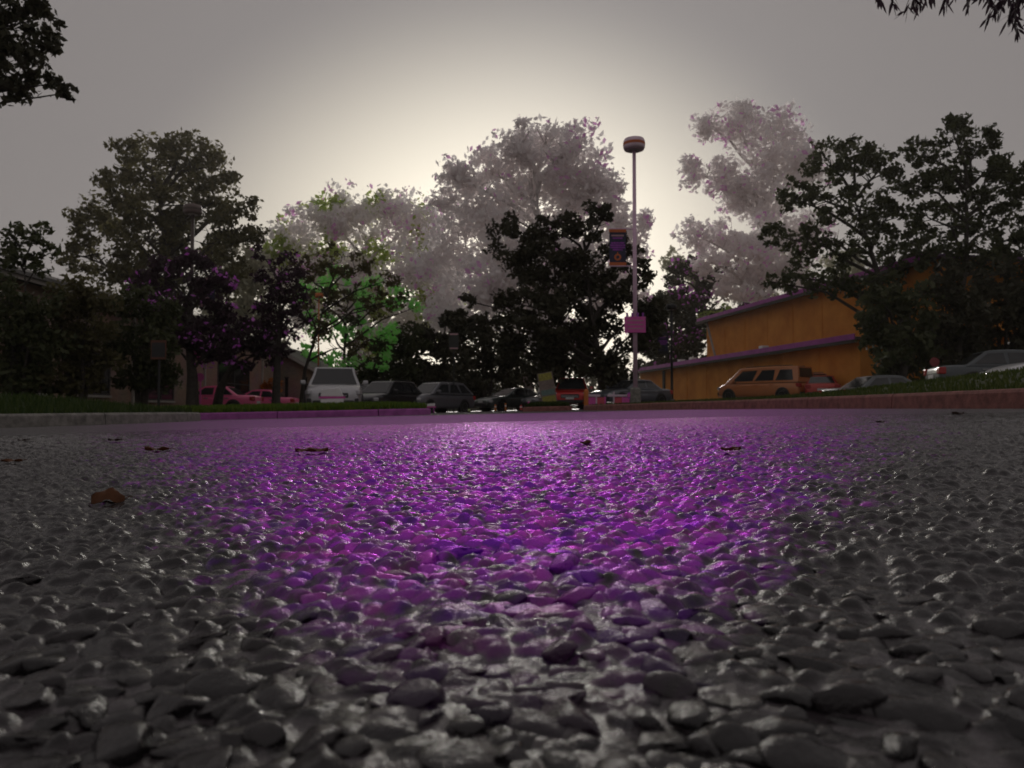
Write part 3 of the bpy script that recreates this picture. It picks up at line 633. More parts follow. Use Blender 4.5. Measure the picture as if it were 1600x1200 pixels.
# ------------------------------------------------------------------ brick building on the left
M_brick = brick_mat('brick_brown', (.48, .31, .25), (.38, .24, .20), (.36, .30, .27))
M_roof = mat('roof_shingle', (.16, .15, .14), .8, var=.3, scale=6)
M_fascia = mat('fascia_pale', (.42, .39, .36), .7, var=.2)
M_frame = mat('window_frame', (.05, .045, .045), .5, var=.1)
def window_y(parent, x, y0, y1, z0, z1, nx, nz, depth=.05):
    """window in a wall that runs along y; its face looks to +x"""
    w = MB().box((x, y0, z0), (x + .02, y1, z1)).build('window', M_winglass, parent)
    fr = MB()
    for a, b_ in ((y0 - .07, y0), (y1, y1 + .07)): fr.box((x, a, z0 - .07), (x + depth, b_, z1 + .07))
    for a, b_ in ((z0 - .07, z0), (z1, z1 + .07)): fr.box((x + .003, y0, a), (x + depth - .003, y1, b_))
    fr.build('frame', M_frame, w)
    for i in range(1, nx): MB().box((x + .02, y0 + (y1-y0)*i/nx - .03, z0), (x + depth - .008, y0 + (y1-y0)*i/nx + .03, z1)).build('mullion', M_frame, w)
    for i in range(1, nz): MB().box((x + .02, y0, z0 + (z1-z0)*i/nz - .03), (x + depth - .012, y1, z0 + (z1-z0)*i/nz + .03)).build('mullion', M_frame, w)
    MB().box((x, y0 - .12, z0 - .16), (x + .09, y1 + .12, z0 - .073)).build('sill', M_fascia, w)
bb = empty('brick_building', (-16, 36, -.3), 0, 'long low brown brick building with pale roof edge behind the left shrubs', 'building')
o = lambda x, y, z: (x + 16, y - 36, z + .3)
MB().box(o(-25, 20, -.8), o(-16, 51, 4.25)).build('wall', M_brick, bb)
mb = MB(); mb.prism([(-15.5 + 16, 4.22 + .3), (-15.5 + 16, 4.42 + .3), (-20.5 + 16, 6.0 + .3), (-25.5 + 16, 4.42 + .3), (-25.5 + 16, 4.22 + .3), (-20.5 + 16, 5.8 + .3)], 1, 19.4 - 36, 51.3 - 36)
rf = mb.build('roof', M_roof, bb)
MB().box((.5, 19.38 - 36, 4.47), (.56, 51.32 - 36, 4.76)).build('fascia', M_fascia, rf)
MB().box((.56, 19.38 - 36, 4.6), (.68, 51.32 - 36, 4.72)).build('gutter', M_frame, rf)
for (y0, y1, z0, z1, nx, nz) in [(32.7, 35.1, .55, 1.85, 2, 1), (40.5, 45.2, .35, 2.75, 2, 2), (23.5, 25.5, .7, 2.2, 2, 1), (27.5, 29.5, .7, 2.2, 2, 1)]:
    window_y(bb, .003, y0 - 36, y1 - 36, z0 + .3, z1 + .3, nx, nz)
for yy in (31.3, 38.6, 47.5): MB().box((.003, yy - 36, 0), (.10, yy - 36 + .11, 4.45)).build('downspout', M_fascia, bb)
gb = empty('gabled_wing', (-15, 54, -.25), 0, 'brick wing with a roof sloping down towards the silver car', 'building')
MB().prism([(-1.4, -.5), (1.6, -.5), (1.6, 2.85), (-1.4, 4.55)], 1, -2.6, 8).build('wall', M_brick, gb)
rf = MB().prism([(-1.75, 4.76), (2.0, 2.64), (2.0, 2.83), (-1.75, 4.97)], 1, -3.0, 8.4).build('roof', M_roof, gb)
MB().prism([(-1.75, 4.70), (2.02, 2.57), (2.02, 2.80), (-1.75, 4.93)], 1, -3.06, -3.003).build('fascia', M_fascia, rf)
for x in (-.55, .75):
    w = MB().box((x - .1, -2.66, .9), (x + .1, -2.603, 2.5)).build('window', M_winglass, gb)
    MB().box((x - .15, -2.65, 2.5), (x + .15, -2.604, 2.57)).build('lintel', M_frame, w)
    MB().box((x - .15, -2.68, .82), (x + .15, -2.604, .9)).build('sill', M_frame, w)

# ------------------------------------------------------------------ orange building on the right
M_orange = mat('orange_wall', (.88, .29, .03), .8, var=.28, scale=.6, bump=.3, bscale=12, col2=(.90, .38, .06))
M_mag = mat('magenta_fascia', (.42, .07, .40), .45, var=.25, scale=2)
M_gut = mat('dark_gutter', (.04, .045, .04), .6, var=.2)
M_roofv = mat('violet_roof', (.20, .10, .24), .7, var=.2)
# local frame: x along the long wall towards the camera, y away from the road
A, Bn = P(1000, 640, 74), P(1345, 640, 40); A.z = Bn.z = 0
dv = (Bn - A).normalized(); ln = (Bn - A).length
rb = empty('orange_building', (A.x, A.y, float(gz(A.x)) + .1), math.atan2(dv.y, dv.x), 'two-tier orange building with magenta roof edges on the right', 'building')
lowz, upz = 3.45, 7.1
MB().box((0, 0, -.6), (ln, 9, lowz)).build('lower_wall', M_orange, rb)
MB().box((12, 1.6, lowz), (ln + 4, 9, upz)).build('upper_wall', M_orange, rb)
lr = MB().box((-.5, -.55, lowz + .003), (ln + .4, 1.597, lowz + .14)).build('lower_roof', M_roofv, rb)
MB().box((-.5, -.62, lowz - .02), (ln + .4, -.553, lowz + .30)).build('fascia', M_mag, lr)
MB().box((-.5, -.75, lowz - .20), (ln + .4, -.56, lowz - .023)).build('gutter', M_gut, lr)
ur = MB().box((11.5, 1.0, upz + .003), (ln + 4.5, 9.4, upz + .14)).build('upper_roof', M_roofv, rb)
MB().box((11.5, .93, upz - .02), (ln + 4.5, .997, upz + .28)).build('fascia', M_mag, ur)
MB().box((11.5, .80, upz - .22), (ln + 4.5, .99, upz - .023)).build('gutter', M_gut, ur)
nseam = 9
for i in range(1, nseam): MB().box((ln*i/nseam - .05, -.035, -.5), (ln*i/nseam + .05, -.003, lowz - .21)).build('wall_rib', M_orange, rb)
for i in range(1, 8): MB().box((12 + (ln-8)*i/8 - .05, 1.565, lowz + .15), (12 + (ln-8)*i/8 + .05, 1.597, upz - .23)).build('wall_rib', M_orange, rb)
for x in (10, 12.4, 24): MB().box((x, -.2, lowz + .145), (x + .5, .3, lowz + .55)).build('roof_vent', M_white, rb, bevel=.03)
MB().tube([(14.6, 1.2, lowz + .2), (12.6, 1.2, upz + .4)], .09, 8).build('vent_pipe', M_fascia, rb)
MB().box((6.4, -.16, -.5), (6.8, -.04, lowz - .21)).build('pillar', M_gut, rb)

# ------------------------------------------------------------------ vehicles
def make_car(name, label, cat, paint, loc, rz, kind='suv', group=None, wheelmat=None):
    """+x is the car's front"""
    Ld, Wd, Ht, belt, hood, nose = {'suv': (4.75, 1.92, 1.78, 1.08, 1.10, .92), 'cross': (4.55, 1.86, 1.66, 1.02, 1.00, .82), 'sedan': (4.75, 1.84, 1.44, .93, .88, .70),
                              'van': (5.4, 1.98, 2.0, 1.12, 1.12, .95), 'pickup': (5.5, 1.98, 1.85, 1.12, 1.14, .98)}[kind]
    hl, hw = Ld / 2, Wd / 2
    root = empty(name, loc, rz, label, cat, group)
    clear = .26 if kind in ('suv', 'pickup', 'van') else .19
    cowl = {'suv': hl - 1.28, 'cross': hl - 1.12, 'sedan': hl - 1.38, 'van': hl - 1.0, 'pickup': hl - 1.35}[kind]
    tail_h = {'suv': belt, 'cross': belt, 'sedan': .98, 'van': belt, 'pickup': 1.08}[kind]
    st = [(-hl, clear + .20, tail_h - .18, hw * .84), (-hl + .06, clear + .06, tail_h - .04, hw * .93), (-hl + .35, clear, tail_h, hw * .985), (-hl + 1.0, clear, max(belt, tail_h) - .01, hw),
          (0, clear - .02, belt, hw), (cowl, clear, belt + .01, hw), (cowl + .35, clear, hood + .02, hw * .995), (hl - .45, clear, (hood + nose) / 2 + .05, hw * .97), (hl - .12, clear + .02, nose, hw * .88), (hl, clear + .10, nose - .14, hw * .74)]
    v = []; f = []; K = 12
    for x, zb, zt, w in st:
        hgt = zt - zb
        half = [(.86, 0), (.97, .12), (1.0, .45), (.985, .72), (.94, .90), (.80, 1.0)]
        ring = [(w * a, zb + hgt * b_) for a, b_ in half]; ring = ring + [(-a, b_) for a, b_ in ring[::-1]]
        v += [(x, a, b_) for a, b_ in ring]
    for i in range(len(st) - 1):
        for k in range(K): f.append((i*K+k, i*K+(k+1) % K, (i+1)*K+(k+1) % K, (i+1)*K+k))
    f.append(tuple(range(K))); f.append(tuple((len(st)-1)*K+k for k in range(K)))
    body = MB().add(v, f).build('body', paint, root, smooth=True, subsurf=2)
    # cabin
    rb0, rb1, ft0, ft1 = {'suv': (-hl + .10, -hl + .45, cowl, cowl - .62), 'cross': (-hl + .12, -hl + .75, cowl + .05, cowl - .80), 'sedan': (-hl + .75, -hl + 1.45, cowl + .05, cowl - .88),
                          'van': (-hl + .05, -hl + .18, cowl + .35, cowl - .55), 'pickup': (-.55, -.35, cowl, cowl - .62)}[kind]
    wb, wr = hw * .93, hw * .72; zb = belt - .03; zt = Ht
    def cab(u, w, t):              # u along (0 rear, 1 front), w across -1..1, t height
        x = (rb0 + (rb1 - rb0) * t) * (1 - u) + (ft0 + (ft1 - ft0) * t) * u
        tt = math.sin(t * math.pi / 2) ** 1.3
        crown = .05 * (1 - (2 * u - 1) ** 2) * t
        return Vector((x, w * (wb + (wr - wb) * tt), zb + (zt - .05 - zb) * t + crown * (1 - .5 * w * w)))
    nu, nw, ntt = 8, 6, 5; v = []; f = []
    grid = lambda fn, a, b_: [[fn(i / a, j / b_) for j in range(b_ + 1)] for i in range(a + 1)]
    def sheet(g_, flip=False):
        n = len(v); a, b_ = len(g_), len(g_[0]); v.extend(p for r in g_ for p in r)
        for i in range(a - 1):
            for j in range(b_ - 1):
                q = (n + i*b_ + j, n + (i+1)*b_ + j, n + (i+1)*b_ + j + 1, n + i*b_ + j + 1); f.append(q)
    sheet(grid(lambda a, b_: cab(a, 2*b_ - 1, 1), nu, nw)); sheet(grid(lambda a, b_: cab(a, 1, b_), nu, ntt)); sheet(grid(lambda a, b_: cab(a, -1, b_), nu, ntt))
    sheet(grid(lambda a, b_: cab(0, 2*a - 1, b_), nw, ntt)); sheet(grid(lambda a, b_: cab(1, 2*a - 1, b_), nw, ntt))
    me = bpy.data.meshes.new('cabin'); me.from_pydata([tuple(p) for p in v], [], f)
    bm = bmesh.new(); bm.from_mesh(me); bmesh.ops.remove_doubles(bm, verts=bm.verts, dist=.003); bmesh.ops.recalc_face_normals(bm, faces=bm.faces)
    for q in bm.faces: q.smooth = True
    bm.to_mesh(me); bm.free(); co = link('cabin', me, paint, root); co.modifiers.new('b', 'BEVEL').width = .05
    co.modifiers['b'].segments = 3; co.modifiers['b'].angle_limit = R(40)
    def pane(nm, fn, nrm, parent=co, m=M_glass):
        n = 5; g_ = [[fn(i / n, j / n) + Vector(nrm) * .012 for j in range(n + 1)] for i in range(n + 1)]
        vv = [p for r in g_ for p in r] + [p - Vector(nrm) * .02 for r in g_ for p in r]; k = (n + 1) ** 2
        ff = [(i*(n+1)+j, (i+1)*(n+1)+j, (i+1)*(n+1)+j+1, i*(n+1)+j+1) for i in range(n) for j in range(n)]
        ff += [tuple(q + k for q in r)[::-1] for r in ff]
        return MB().add(vv, ff).build(nm, m, parent, smooth=True)
    lerp = lambda a, b_, t: a + (b_ - a) * t
    nf = Vector((zt - zb, 0, ft0 - ft1)).normalized(); nb = Vector((-(zt - zb), 0, rb1 - rb0)).normalized()
    pane('windshield', lambda a, b_: cab(1, lerp(-.88, .88, a), lerp(.08, .92, b_)), nf)
    pane('rear_window', lambda a, b_: cab(0, lerp(-.82, .82, a), lerp(.30 if kind in ('suv', 'van') else .14, .9, b_)), nb)
    cuts = {'sedan': [(.07, .44), (.47, .86)], 'pickup': [(.08, .42), (.47, .88)]}.get(kind, [(.06, .30), (.33, .59), (.62, .92)])
    for s_ in (1, -1):
        for c0, c1 in cuts: pane('side_window', lambda a, b_: cab(lerp(c0 + .03 * b_, c1 - .02 * b_, a), s_, lerp(.12, .80, b_)), (0, s_ * .94, .34))
    # wheels in dark arches
    wr_ = .37 if kind in ('suv', 'van', 'pickup') else .33; wx = (hl - .93, -hl + .98)
    for x in wx:
        for s_ in (1, -1):
            Mx = Matrix.Translation((x, s_ * (hw - .11), wr_)) @ Matrix.Rotation(R(-90) * s_, 4, 'X')
            MB().lathe([(wr_ + .075, -.12), (wr_ + .075, .095), (wr_ + .04, .118), (.02, .119)], 28, Mx).build('wheel_arch', M_black, root, smooth=False)
            wl = empty('wheel', (x, s_ * (hw - .10), wr_)); wl.parent = root
            M2 = Matrix.Rotation(R(-90) * s_, 4, 'X')
            MB().lathe([(wr_ * .62, -.10), (wr_ * .96, -.10), (wr_, -.06), (wr_, .09), (wr_ * .95, .125), (wr_ * .68, .132), (wr_ * .62, .12)], 28, M2).build('tyre', M_tyre, wl, smooth=False)
            rm = MB().lathe([(wr_ * .63, .0), (wr_ * .63, .122), (wr_ * .56, .118), (wr_ * .52, .08), (.06, .10), (.03, .115)], 24, M2)
            rm.build('rim', wheelmat or M_rim, wl, smooth=False)
            for k in range(5):
                a = k * 2 * math.pi / 5
                MB().box((-.03, .04, .085), (.03, wr_ * .55, .112), M2 @ Matrix.Rotation(a, 4, 'Z')).build('spoke', wheelmat or M_rim, wl)
    # front and rear
    MB().box((hl - .10, -hw * .50, clear + .36), (hl + .012, hw * .50, nose - .14)).build('grille', M_black, root, bevel=.03)
    for k in range(3):
        z = clear + .42 + (nose - .22 - clear - .42) * k / 2; MB().box((hl + .008, -hw * .46, z - .012), (hl + .025, hw * .46, z + .012)).build('grille_bar', M_rim, root)
    MB().box((hl - .12, -hw * .70, clear + .08), (hl + .03, hw * .70, clear + .27)).build('bumper', M_black, root, bevel=.04)
    MB().box((hl + .026, -.22, clear + .30), (hl + .036, .22, clear + .41)).build('licence_plate', M_plate, root)
    for s_ in (1, -1):
        Mh = Matrix.Translation((hl - .20, s_ * hw * .76, nose - .12)) @ Matrix.Rotation(-s_ * R(28), 4, 'Z')
        MB().box((-.14, -.17, -.085), (.10, .17, .075), Mh).build('headlight', M_light, root, bevel=.035)
        MB().box((hl - .22, s_ * hw * .80 - .10, clear + .16), (hl - .035, s_ * hw * .80 + .05, clear + .34)).build('fog_lamp', M_black, root, bevel=.03)
        MB().box((-hl - .012, s_ * hw * .80 - .16, tail_h - .32), (-hl + .2, s_ * hw * .80 + .13, tail_h - .10)).build('taillight', M_tail, root, bevel=.03)
        mr_ = MB().box((cowl - .42, s_ * (hw + .02), belt + .02), (cowl - .26, s_ * (hw + .21), belt + .18)).build('mirror', paint, root, bevel=.05, seg=3)
        MB().box((cowl - .40, s_ * (hw - .12), belt + .0), (cowl - .30, s_ * (hw + .04), belt + .05)).build('mirror_arm', M_black, mr_)
        for x in (-.15, -1.15): MB().box((x, s_ * (hw - .02) - .012, belt - .16), (x + .2, s_ * (hw - .02) + .025, belt - .12)).build('door_handle', paint if kind != 'sedan' else M_rim, root)
    MB().box((-hl - .02, -.26, clear + .35), (-hl + .05, .26, clear + .47)).build('licence_plate', M_plate, root)
    MB().box((-hl - .035, -hw * .8, clear + .1), (-hl + .15, hw * .8, clear + .28)).build('bumper', M_black, root, bevel=.04)
    if kind in ('suv', 'cross', 'van'):
        for s_ in (1, -1): MB().tube([cab(.1, s_ * .86, 1) + Vector((0, 0, .05)), cab(.5, s_ * .86, 1) + Vector((0, 0, .06)), cab(.9, s_ * .86, 1) + Vector((0, 0, .05))], .02, 6).build('roof_rail', M_black, root)
    if kind == 'pickup': MB().box((-hl + .12, -hw * .82, 1.06), (-.62, hw * .82, 1.10)).build('bed_cover', M_black, root)
    return root
paint = lambda n, c, r=.28, m=.35: mat('paint_' + n, c, r, m, var=.06, scale=2, coat=.6)
def car_at(px, Y, dz=0): x = (px - 800) / F * Y; return (x, Y, float(gz(x)) - .012 + dz)
G = 'cars parked across the lot'
f2c = -R(90)                                 # nose towards the camera
make_car('parked_car', 'silver off-road car seen nose on, left of the black car', 'car', paint('silver', (.46, .46, .48)), car_at(523, 27.0), f2c + R(12.5), 'suv', G)
make_car('parked_car', 'dark grey car half hidden between the silver and black cars', 'car', paint('graphite', (.12, .12, .13)), car_at(580, 41), f2c + R(6), 'cross', G)
make_car('parked_car', 'black car right of the silver one, its near side showing', 'car', paint('black', (.03, .03, .034)), car_at(604, 37), f2c - R(24), 'cross', G)
make_car('parked_car', 'grey hatchback parked alone before the dark bushes', 'car', paint('grey', (.17, .17, .19)), car_at(681, 40), f2c + R(-38), 'cross', G)
make_car('parked_car', 'low dark green sedan left of the tilted banner', 'car', paint('darkgreen', (.10, .125, .12)), car_at(800, 46), f2c - R(52), 'sedan', G)
make_car('parked_car', 'grey sedan partly hidden by the tilted banner', 'car', paint('slate', (.20, .21, .23)), car_at(872, 46), f2c - R(50), 'sedan', G)
make_car('parked_car', 'dark sedan behind the low pink fence', 'car', paint('ink', (.13, .14, .16)), car_at(985, 40, .12), f2c - R(55), 'sedan', G)
make_car('parked_car', 'red pickup behind the orange post left of the pink fence', 'car', paint('red', (.52, .03, .03)), car_at(895, 43), f2c - R(8), 'pickup', G)
pinkp = paint('pink', (.92, .14, .34), .4, .05)
make_car('parked_car', 'pink car parked on the lawn left of the flared tree trunk', 'car', pinkp, (*P(402, 640, 45).xy, -.15), R(182), 'sedan', 'pink cars before the brick wall')
make_car('parked_car', 'pink car seen between the lamp post and the plum trunk', 'car', pinkp, (*P(330, 640, 38).xy, -.15), R(182), 'sedan', 'pink cars before the brick wall')
def on_right(px, Y, dz=0): x = (px - 800) / F * Y; return (x, Y, float(hfR(np.array([x]), np.array([Y]))[0]) + dz)
make_car('parked_car', 'blue grey coupe with red taillight above the right verge', 'car', paint('bluegrey', (.07, .085, .095), .4, .0), on_right(1583, 24, -.22), R(-14), 'sedan', 'cars above the right verge')
make_car('parked_car', 'white car cut by the right edge of the photo', 'car', paint('white', (.72, .72, .74)), on_right(1700, 20, -.38), R(172), 'sedan', 'cars above the right verge')
make_car('parked_car', 'orange brown van parked against the orange wall', 'van', paint('rust', (.60, .22, .08), .4, .1), on_right(1195, 43, -.35), R(128), 'van')
make_car('parked_car', 'white and red car right of the orange brown van', 'car', paint('palered', (.62, .34, .32)), on_right(1252, 44, -.35), R(100), 'cross')
make_car('parked_car', 'red car at the right end of the orange wall', 'car', paint('scarlet', (.55, .06, .05)), on_right(1282, 42, -.35), R(70), 'sedan')
make_car('parked_car', 'dark car whose roof just shows over the verge', 'car', paint('night', (.10, .11, .12)), on_right(1390, 28, -.55), R(5), 'sedan', 'cars above the right verge')

# ------------------------------------------------------------------ lamp posts with banners
M_pole_m = mat('pole_mauve', (.78, .54, .70), .5, .2, var=.15)
M_pole_b = mat('pole_brown', (.10, .075, .07), .6, .2, var=.2)
M_pole_o = mat('pole_orange', (.50, .16, .05), .6, .1, var=.2)
M_orng = mat('orange_print', (.62, .16, .05), .6, var=.15)
M_navy = mat('navy_cloth', (.05, .05, .09), .8, var=.3, scale=12)
M_viol = mat('violet_print', (.32, .07, .42), .7, var=.3, scale=10)
M_mauve = mat('mauve_print', (.5, .3, .33), .7, var=.1)
M_pink = mat('pink_panel', (.72, .12, .45), .6, var=.12)
M_lens = mat('lamp_lens', (.45, .40, .40), .3, var=.1)
M_headm = mat('lamp_head_mauve', (.85, .66, .76), .45, .2, var=.15)
def lamp(label, px, Y, hy, pole_m, head_m, band_m, wpx, banner=None, box=None, box_m=M_pink, bars=M_orng, pr=.07, basef=None):
    x = (px - 800) / F * Y; z0 = float(basef(np.array([x]), np.array([Y]))[0]) if basef else float(gz(x))
    root = empty('lamp_post', (x, Y, z0), 0, label, 'lamp post', 'disc-headed lamp posts')
    zt = P(px, hy, Y).z - z0; r = wpx / F * Y / 2; s = F / Y
    MB().lathe([(.16, -.3), (.16, .45), (.12, .5)], 16).build('base', M_kerb, root)
    MB().tube([(0, 0, .45), (0, 0, zt - r * .4)], [pr * 1.15, pr * .9], 12).build('pole', pole_m, root, smooth=True)
    hd = MB().lathe([(r * .55, -r * .52), (r * .9, -r * .5), (r * 1.0, -r * .28), (r, r * .28), (r * .9, r * .5), (r * .5, r * .62), (.02, r * .64)], 26, Matrix.Translation((0, 0, zt))).build('lamp_head', head_m, root, smooth=True)
    MB().lathe([(r * 1.005, -r * .12), (r * 1.02, -r * .10), (r * 1.02, r * .12), (r * 1.005, r * .14)], 26, Matrix.Translation((0, 0, zt))).build('band', band_m, hd)
    MB().lathe([(r * .5, -r * .56), (r * .5, -r * .5)], 20, Matrix.Translation((0, 0, zt))).build('lens', M_lens, hd)
    if banner:
        cx_, y0, y1, w = banner; xa = (cx_ - px) / s; hw = w / s / 2; za, zb = P(px, y0, Y).z - z0, P(px, y1, Y).z - z0; sg = 1 if xa > 0 else -1
        for zz in (za, zb): MB().tube([(0, -.02, zz), (xa + sg * hw, -.02, zz)], .022, 8).build('banner_arm', pole_m, root)
        bn = MB().box((xa - hw, -.026, zb), (xa + hw, -.014, za)).build('banner', M_navy, root)
        th_ = (za - zb) * .085
        for zz in (za - th_ * 1.05, zb + .02): MB().box((xa - hw * 1.04, -.036, zz), (xa + hw * 1.04, -.027, zz + th_)).build('bar', bars, bn)
        h_ = za - zb
        r2 = np.random.default_rng(int(px))
        # blurred rows of print too soft to read
        for k, (t, m_, a) in enumerate([(.80, M_mauve, .75), (.73, M_viol, .6), (.60, M_viol, .8), (.54, M_viol, .9), (.48, M_viol, .85), (.42, M_viol, .6)]):
            MB().box((xa - hw * a, -.032, zb + h_ * t), (xa + hw * a, -.0268, zb + h_ * (t + .042))).build('print_line', m_, bn)
        Mx = Matrix.Translation((xa, -.03, zb + h_ * .24)) @ Matrix.Rotation(R(90), 4, 'X')
        em = MB().lathe([(hw * .42, 0), (hw * .42, .006)], 20, Mx).build('emblem', bars, bn)
        MB().lathe([(hw * .2, 0.006), (hw * .2, .010)], 12, Mx).build('emblem_centre', M_navy, em)
        MB().box((xa - hw * .06, -.038, zb + h_ * .31), (xa + hw * .06, -.030, zb + h_ * .38)).build('emblem_tip', bars, em)
    if box:
        cx_, cy_, w, h = box; xa = (cx_ - px) / s; zc = P(px, cy_, Y).z - z0
        bx_ = MB().box((xa - w/s/2, -.13, zc - h/s/2), (xa + w/s/2, -.085, zc + h/s/2)).build('sign_panel', box_m, root, bevel=.01)
        for k in range(4): xx = xa - w/s/2 + w/s*(k + .5)/4; MB().box((xx - .03, -.12, zc + h/s/2), (xx + .03, -.095, zc + h/s/2 + .12)).build('finial', M_viol, bx_)
        for k in range(3): zz = zc - h/s*.28 + k * h/s*.25; MB().box((xa - w/s*.38, -.134, zz), (xa + w/s*.38, -.1305, zz + h/s*.07)).build('print_line', M_mauve, bx_)
    return root
lamp('tall mauve lamp post with orange barred banner right of the dark maple', 993, 22.5, 226, M_pole_m, M_headm, M_orng, 34, (966, 358, 416, 26), (992, 508, 33, 25), basef=hfR, pr=.06)
lamp('brown lamp post with faint banner before the tall oak', 297, 29, 328, M_pole_b, mat('lamp_head_brown', (.16, .12, .11), .5, var=.1), M_pole_b, 28, (322, 434, 480, 24), (306, 551, 14, 20), M_pink, M_mauve, pr=.075)
lamp('thin orange lamp post in the bright green tree', 497, 50, 462, M_pole_o, M_pole_o, M_orng, 14, pr=.05)
lamp('far dark lamp post beside the lower end of the orange building', 1050, 44, 480, M_black, M_black, M_black, 16, (1036, 520, 552, 16), None, M_pink, M_black, pr=.07)

# ------------------------------------------------------------------ signs, posts and fence
def post_sign(name, label, px, Y, ytop, w, h, m, pole_m, shape='rect', tilt=0, ybot=None, grp=None, trim=None):
    x = (px - 800) / F * Y; z0 = float(gz(x)) - .02; s = F / Y
    root = empty(name, (x, Y, z0), 0, label, 'sign', grp); zt = P(px, ytop, Y).z - z0
    MB().tube([(0, 0, -.2), (0, 0, zt - .05)], .03, 8).build('post', pole_m, root)
    hw, hh_ = w / s / 2, h / s; T = Matrix.Translation((0, -.05, zt - hh_ / 2)) @ Matrix.Rotation(tilt, 4, 'Y')
    if shape == 'rect': pl = MB().box((-hw, -.012, -hh_/2), (hw, .012, hh_/2), T).build('panel', m, root, bevel=.008)
    else: pl = MB().lathe([(hw, -.012), (hw, .012)], 20, T @ Matrix.Rotation(R(90), 4, 'X')).build('panel', m, root)
    if trim:
        for k, (a, b_, mm) in enumerate(trim): MB().box((-hw * .86, -.018 - .002 * k, hh_ * (a - .5)), (hw * .86, -.0125, hh_ * (b_ - .5)), T).build('print_patch', mm, pl)
    return root
M_yel = mat('yellow_print', (.32, .30, .06), .6, var=.5, scale=14)
M_tan = mat('banner_cloth', (.24, .19, .17), .8, var=.3, scale=8)
M_teal = mat('teal_print', (.16, .24, .22), .7, var=.3, scale=12)
ts = post_sign('banner_sign', 'tilted tan and yellow feather banner on the planted island', 855, 25.6, 582, 24, 50, M_tan, M_gut, tilt=R(-10), trim=[(.76, .98, M_yel), (.30, .46, M_teal), (.02, .26, M_yel)])
post_sign('direction_sign', 'narrow twin mauve sign behind the low sedan', 825, 50, 588, 14, 24, M_mauve, M_gut, trim=[(.05, .95, M_tan)])
post_sign('parking_sign', 'small mauve sign high in front of the dark bushes', 709, 40, 520, 15, 26, M_gut, M_gut, trim=[(.02, .10, M_mauve), (.86, .96, M_mauve)])
post_sign('round_sign', 'round pink sign before the brick wall', 313, 30, 584, 13, 11, M_pink, M_pink, 'round')
post_sign('round_sign', 'small purple and pink round sign over the pink fence', 985, 27, 612, 11, 12, M_viol, M_gut, 'round', trim=[(.3, .7, M_pink)])
post_sign('direction_sign', 'dull red square sign in the leafy shrub by the brick wall', 248, 19.5, 532, 24, 30, mat('dull_red', (.14, .05, .03), .7, var=.3), M_black, trim=[(.12, .88, M_black)])
post_sign('stop_sign', 'dark red sign beside the coupe above the right verge', 1460, 26, 560, 15, 12, mat('dark_red', (.24, .04, .05), .6, var=.2), M_gut, 'round')
# pink fence with white rail
fx0, fx1, FY = (918 - 800) / F * 28, (1000 - 800) / F * 28, 28.0
fe = empty('pink_fence', ((fx0 + fx1) / 2, FY, float(gz(1.5))), 0, 'low pink fence with white top rail left of the orange building', 'fence')
hwid = (fx1 - fx0) / 2; M_rail = mat('pale_rail', (.70, .55, .66), .5, var=.1); M_pinkred = mat('pink_red_panel', (.62, .10, .14), .65, var=.25, scale=3)
MB().box((-hwid, -.05, .52), (-hwid + .48, .05, .60)).build('top_rail', M_rail, fe, bevel=.01); MB().box((-hwid + .75, -.05, .52), (hwid, .05, .60)).build('top_rail', M_rail, fe, bevel=.01)
for k in range(6):
    a = -hwid + 2 * hwid * k / 6
    if k == 2: continue
    MB().box((a + .02, -.02, .06), (a + 2 * hwid / 6 - .02, .02, .50)).build('panel', [M_pink, M_pinkred][k % 2], fe)
for k in range(7): a = -hwid + 2 * hwid * k / 6; MB().box((a - .025, -.045, -.1), (a + .025, .045, .52 if k not in (0, 3) else .7)).build('post', M_rail if k % 2 else M_pink, fe)
def post(label, px, Y, ytop, r, m, cap=None, name='marker_post', group=None):
    x = (px - 800) / F * Y; z0 = float(gz(x)) - .02; root = empty(name, (x, Y, z0), 0, label, 'post', group); zt = P(px, ytop, Y).z - z0
    MB().lathe([(r * 1.6, -.05), (r * 1.6, .04), (r, .06)], 12).build('base', M_black, root)
    MB().lathe([(r, .05), (r, zt - r), (r * .8, zt - r * .3), (r * .3, zt)], 12).build('shaft', m, root, smooth=False)
    MB().lathe([(r * 1.03, zt * .62), (r * 1.03, zt * .78)], 12).build('band', cap or M_white, root)
M_opost = mat('orange_plastic', (.62, .20, .04), .5, var=.1); M_rpost = mat('red_plastic', (.55, .05, .05), .5, var=.1); M_mpost = mat('magenta_plastic', (.6, .08, .35), .5, var=.1)
post('thick orange post between the red pickup and the pink fence', 916, 28, 608, .09, M_opost, M_opost)
post('short orange marker post below the nose of the low sedan', 774, 33, 632, .045, M_opost, group='marker posts in front of the sedan')
post('thin orange marker post below the middle of the low sedan', 790, 32, 630, .035, M_opost, group='marker posts in front of the sedan')
post('stout red marker post below the door of the low sedan', 814, 33, 633, .06, M_rpost, group='marker posts in front of the sedan')
post('magenta marker post below the rear of the low sedan', 826, 33, 627, .05, M_mpost, group='marker posts in front of the sedan')
post('small red post with a dark cap at the left front of the silver car', 491, 22, 640, .07, M_rpost, M_black)
post('yellow green marker post right of the grey hatchback', 733, 36, 639, .07, mat('lime_plastic', (.35, .5, .05), .5, var=.1))
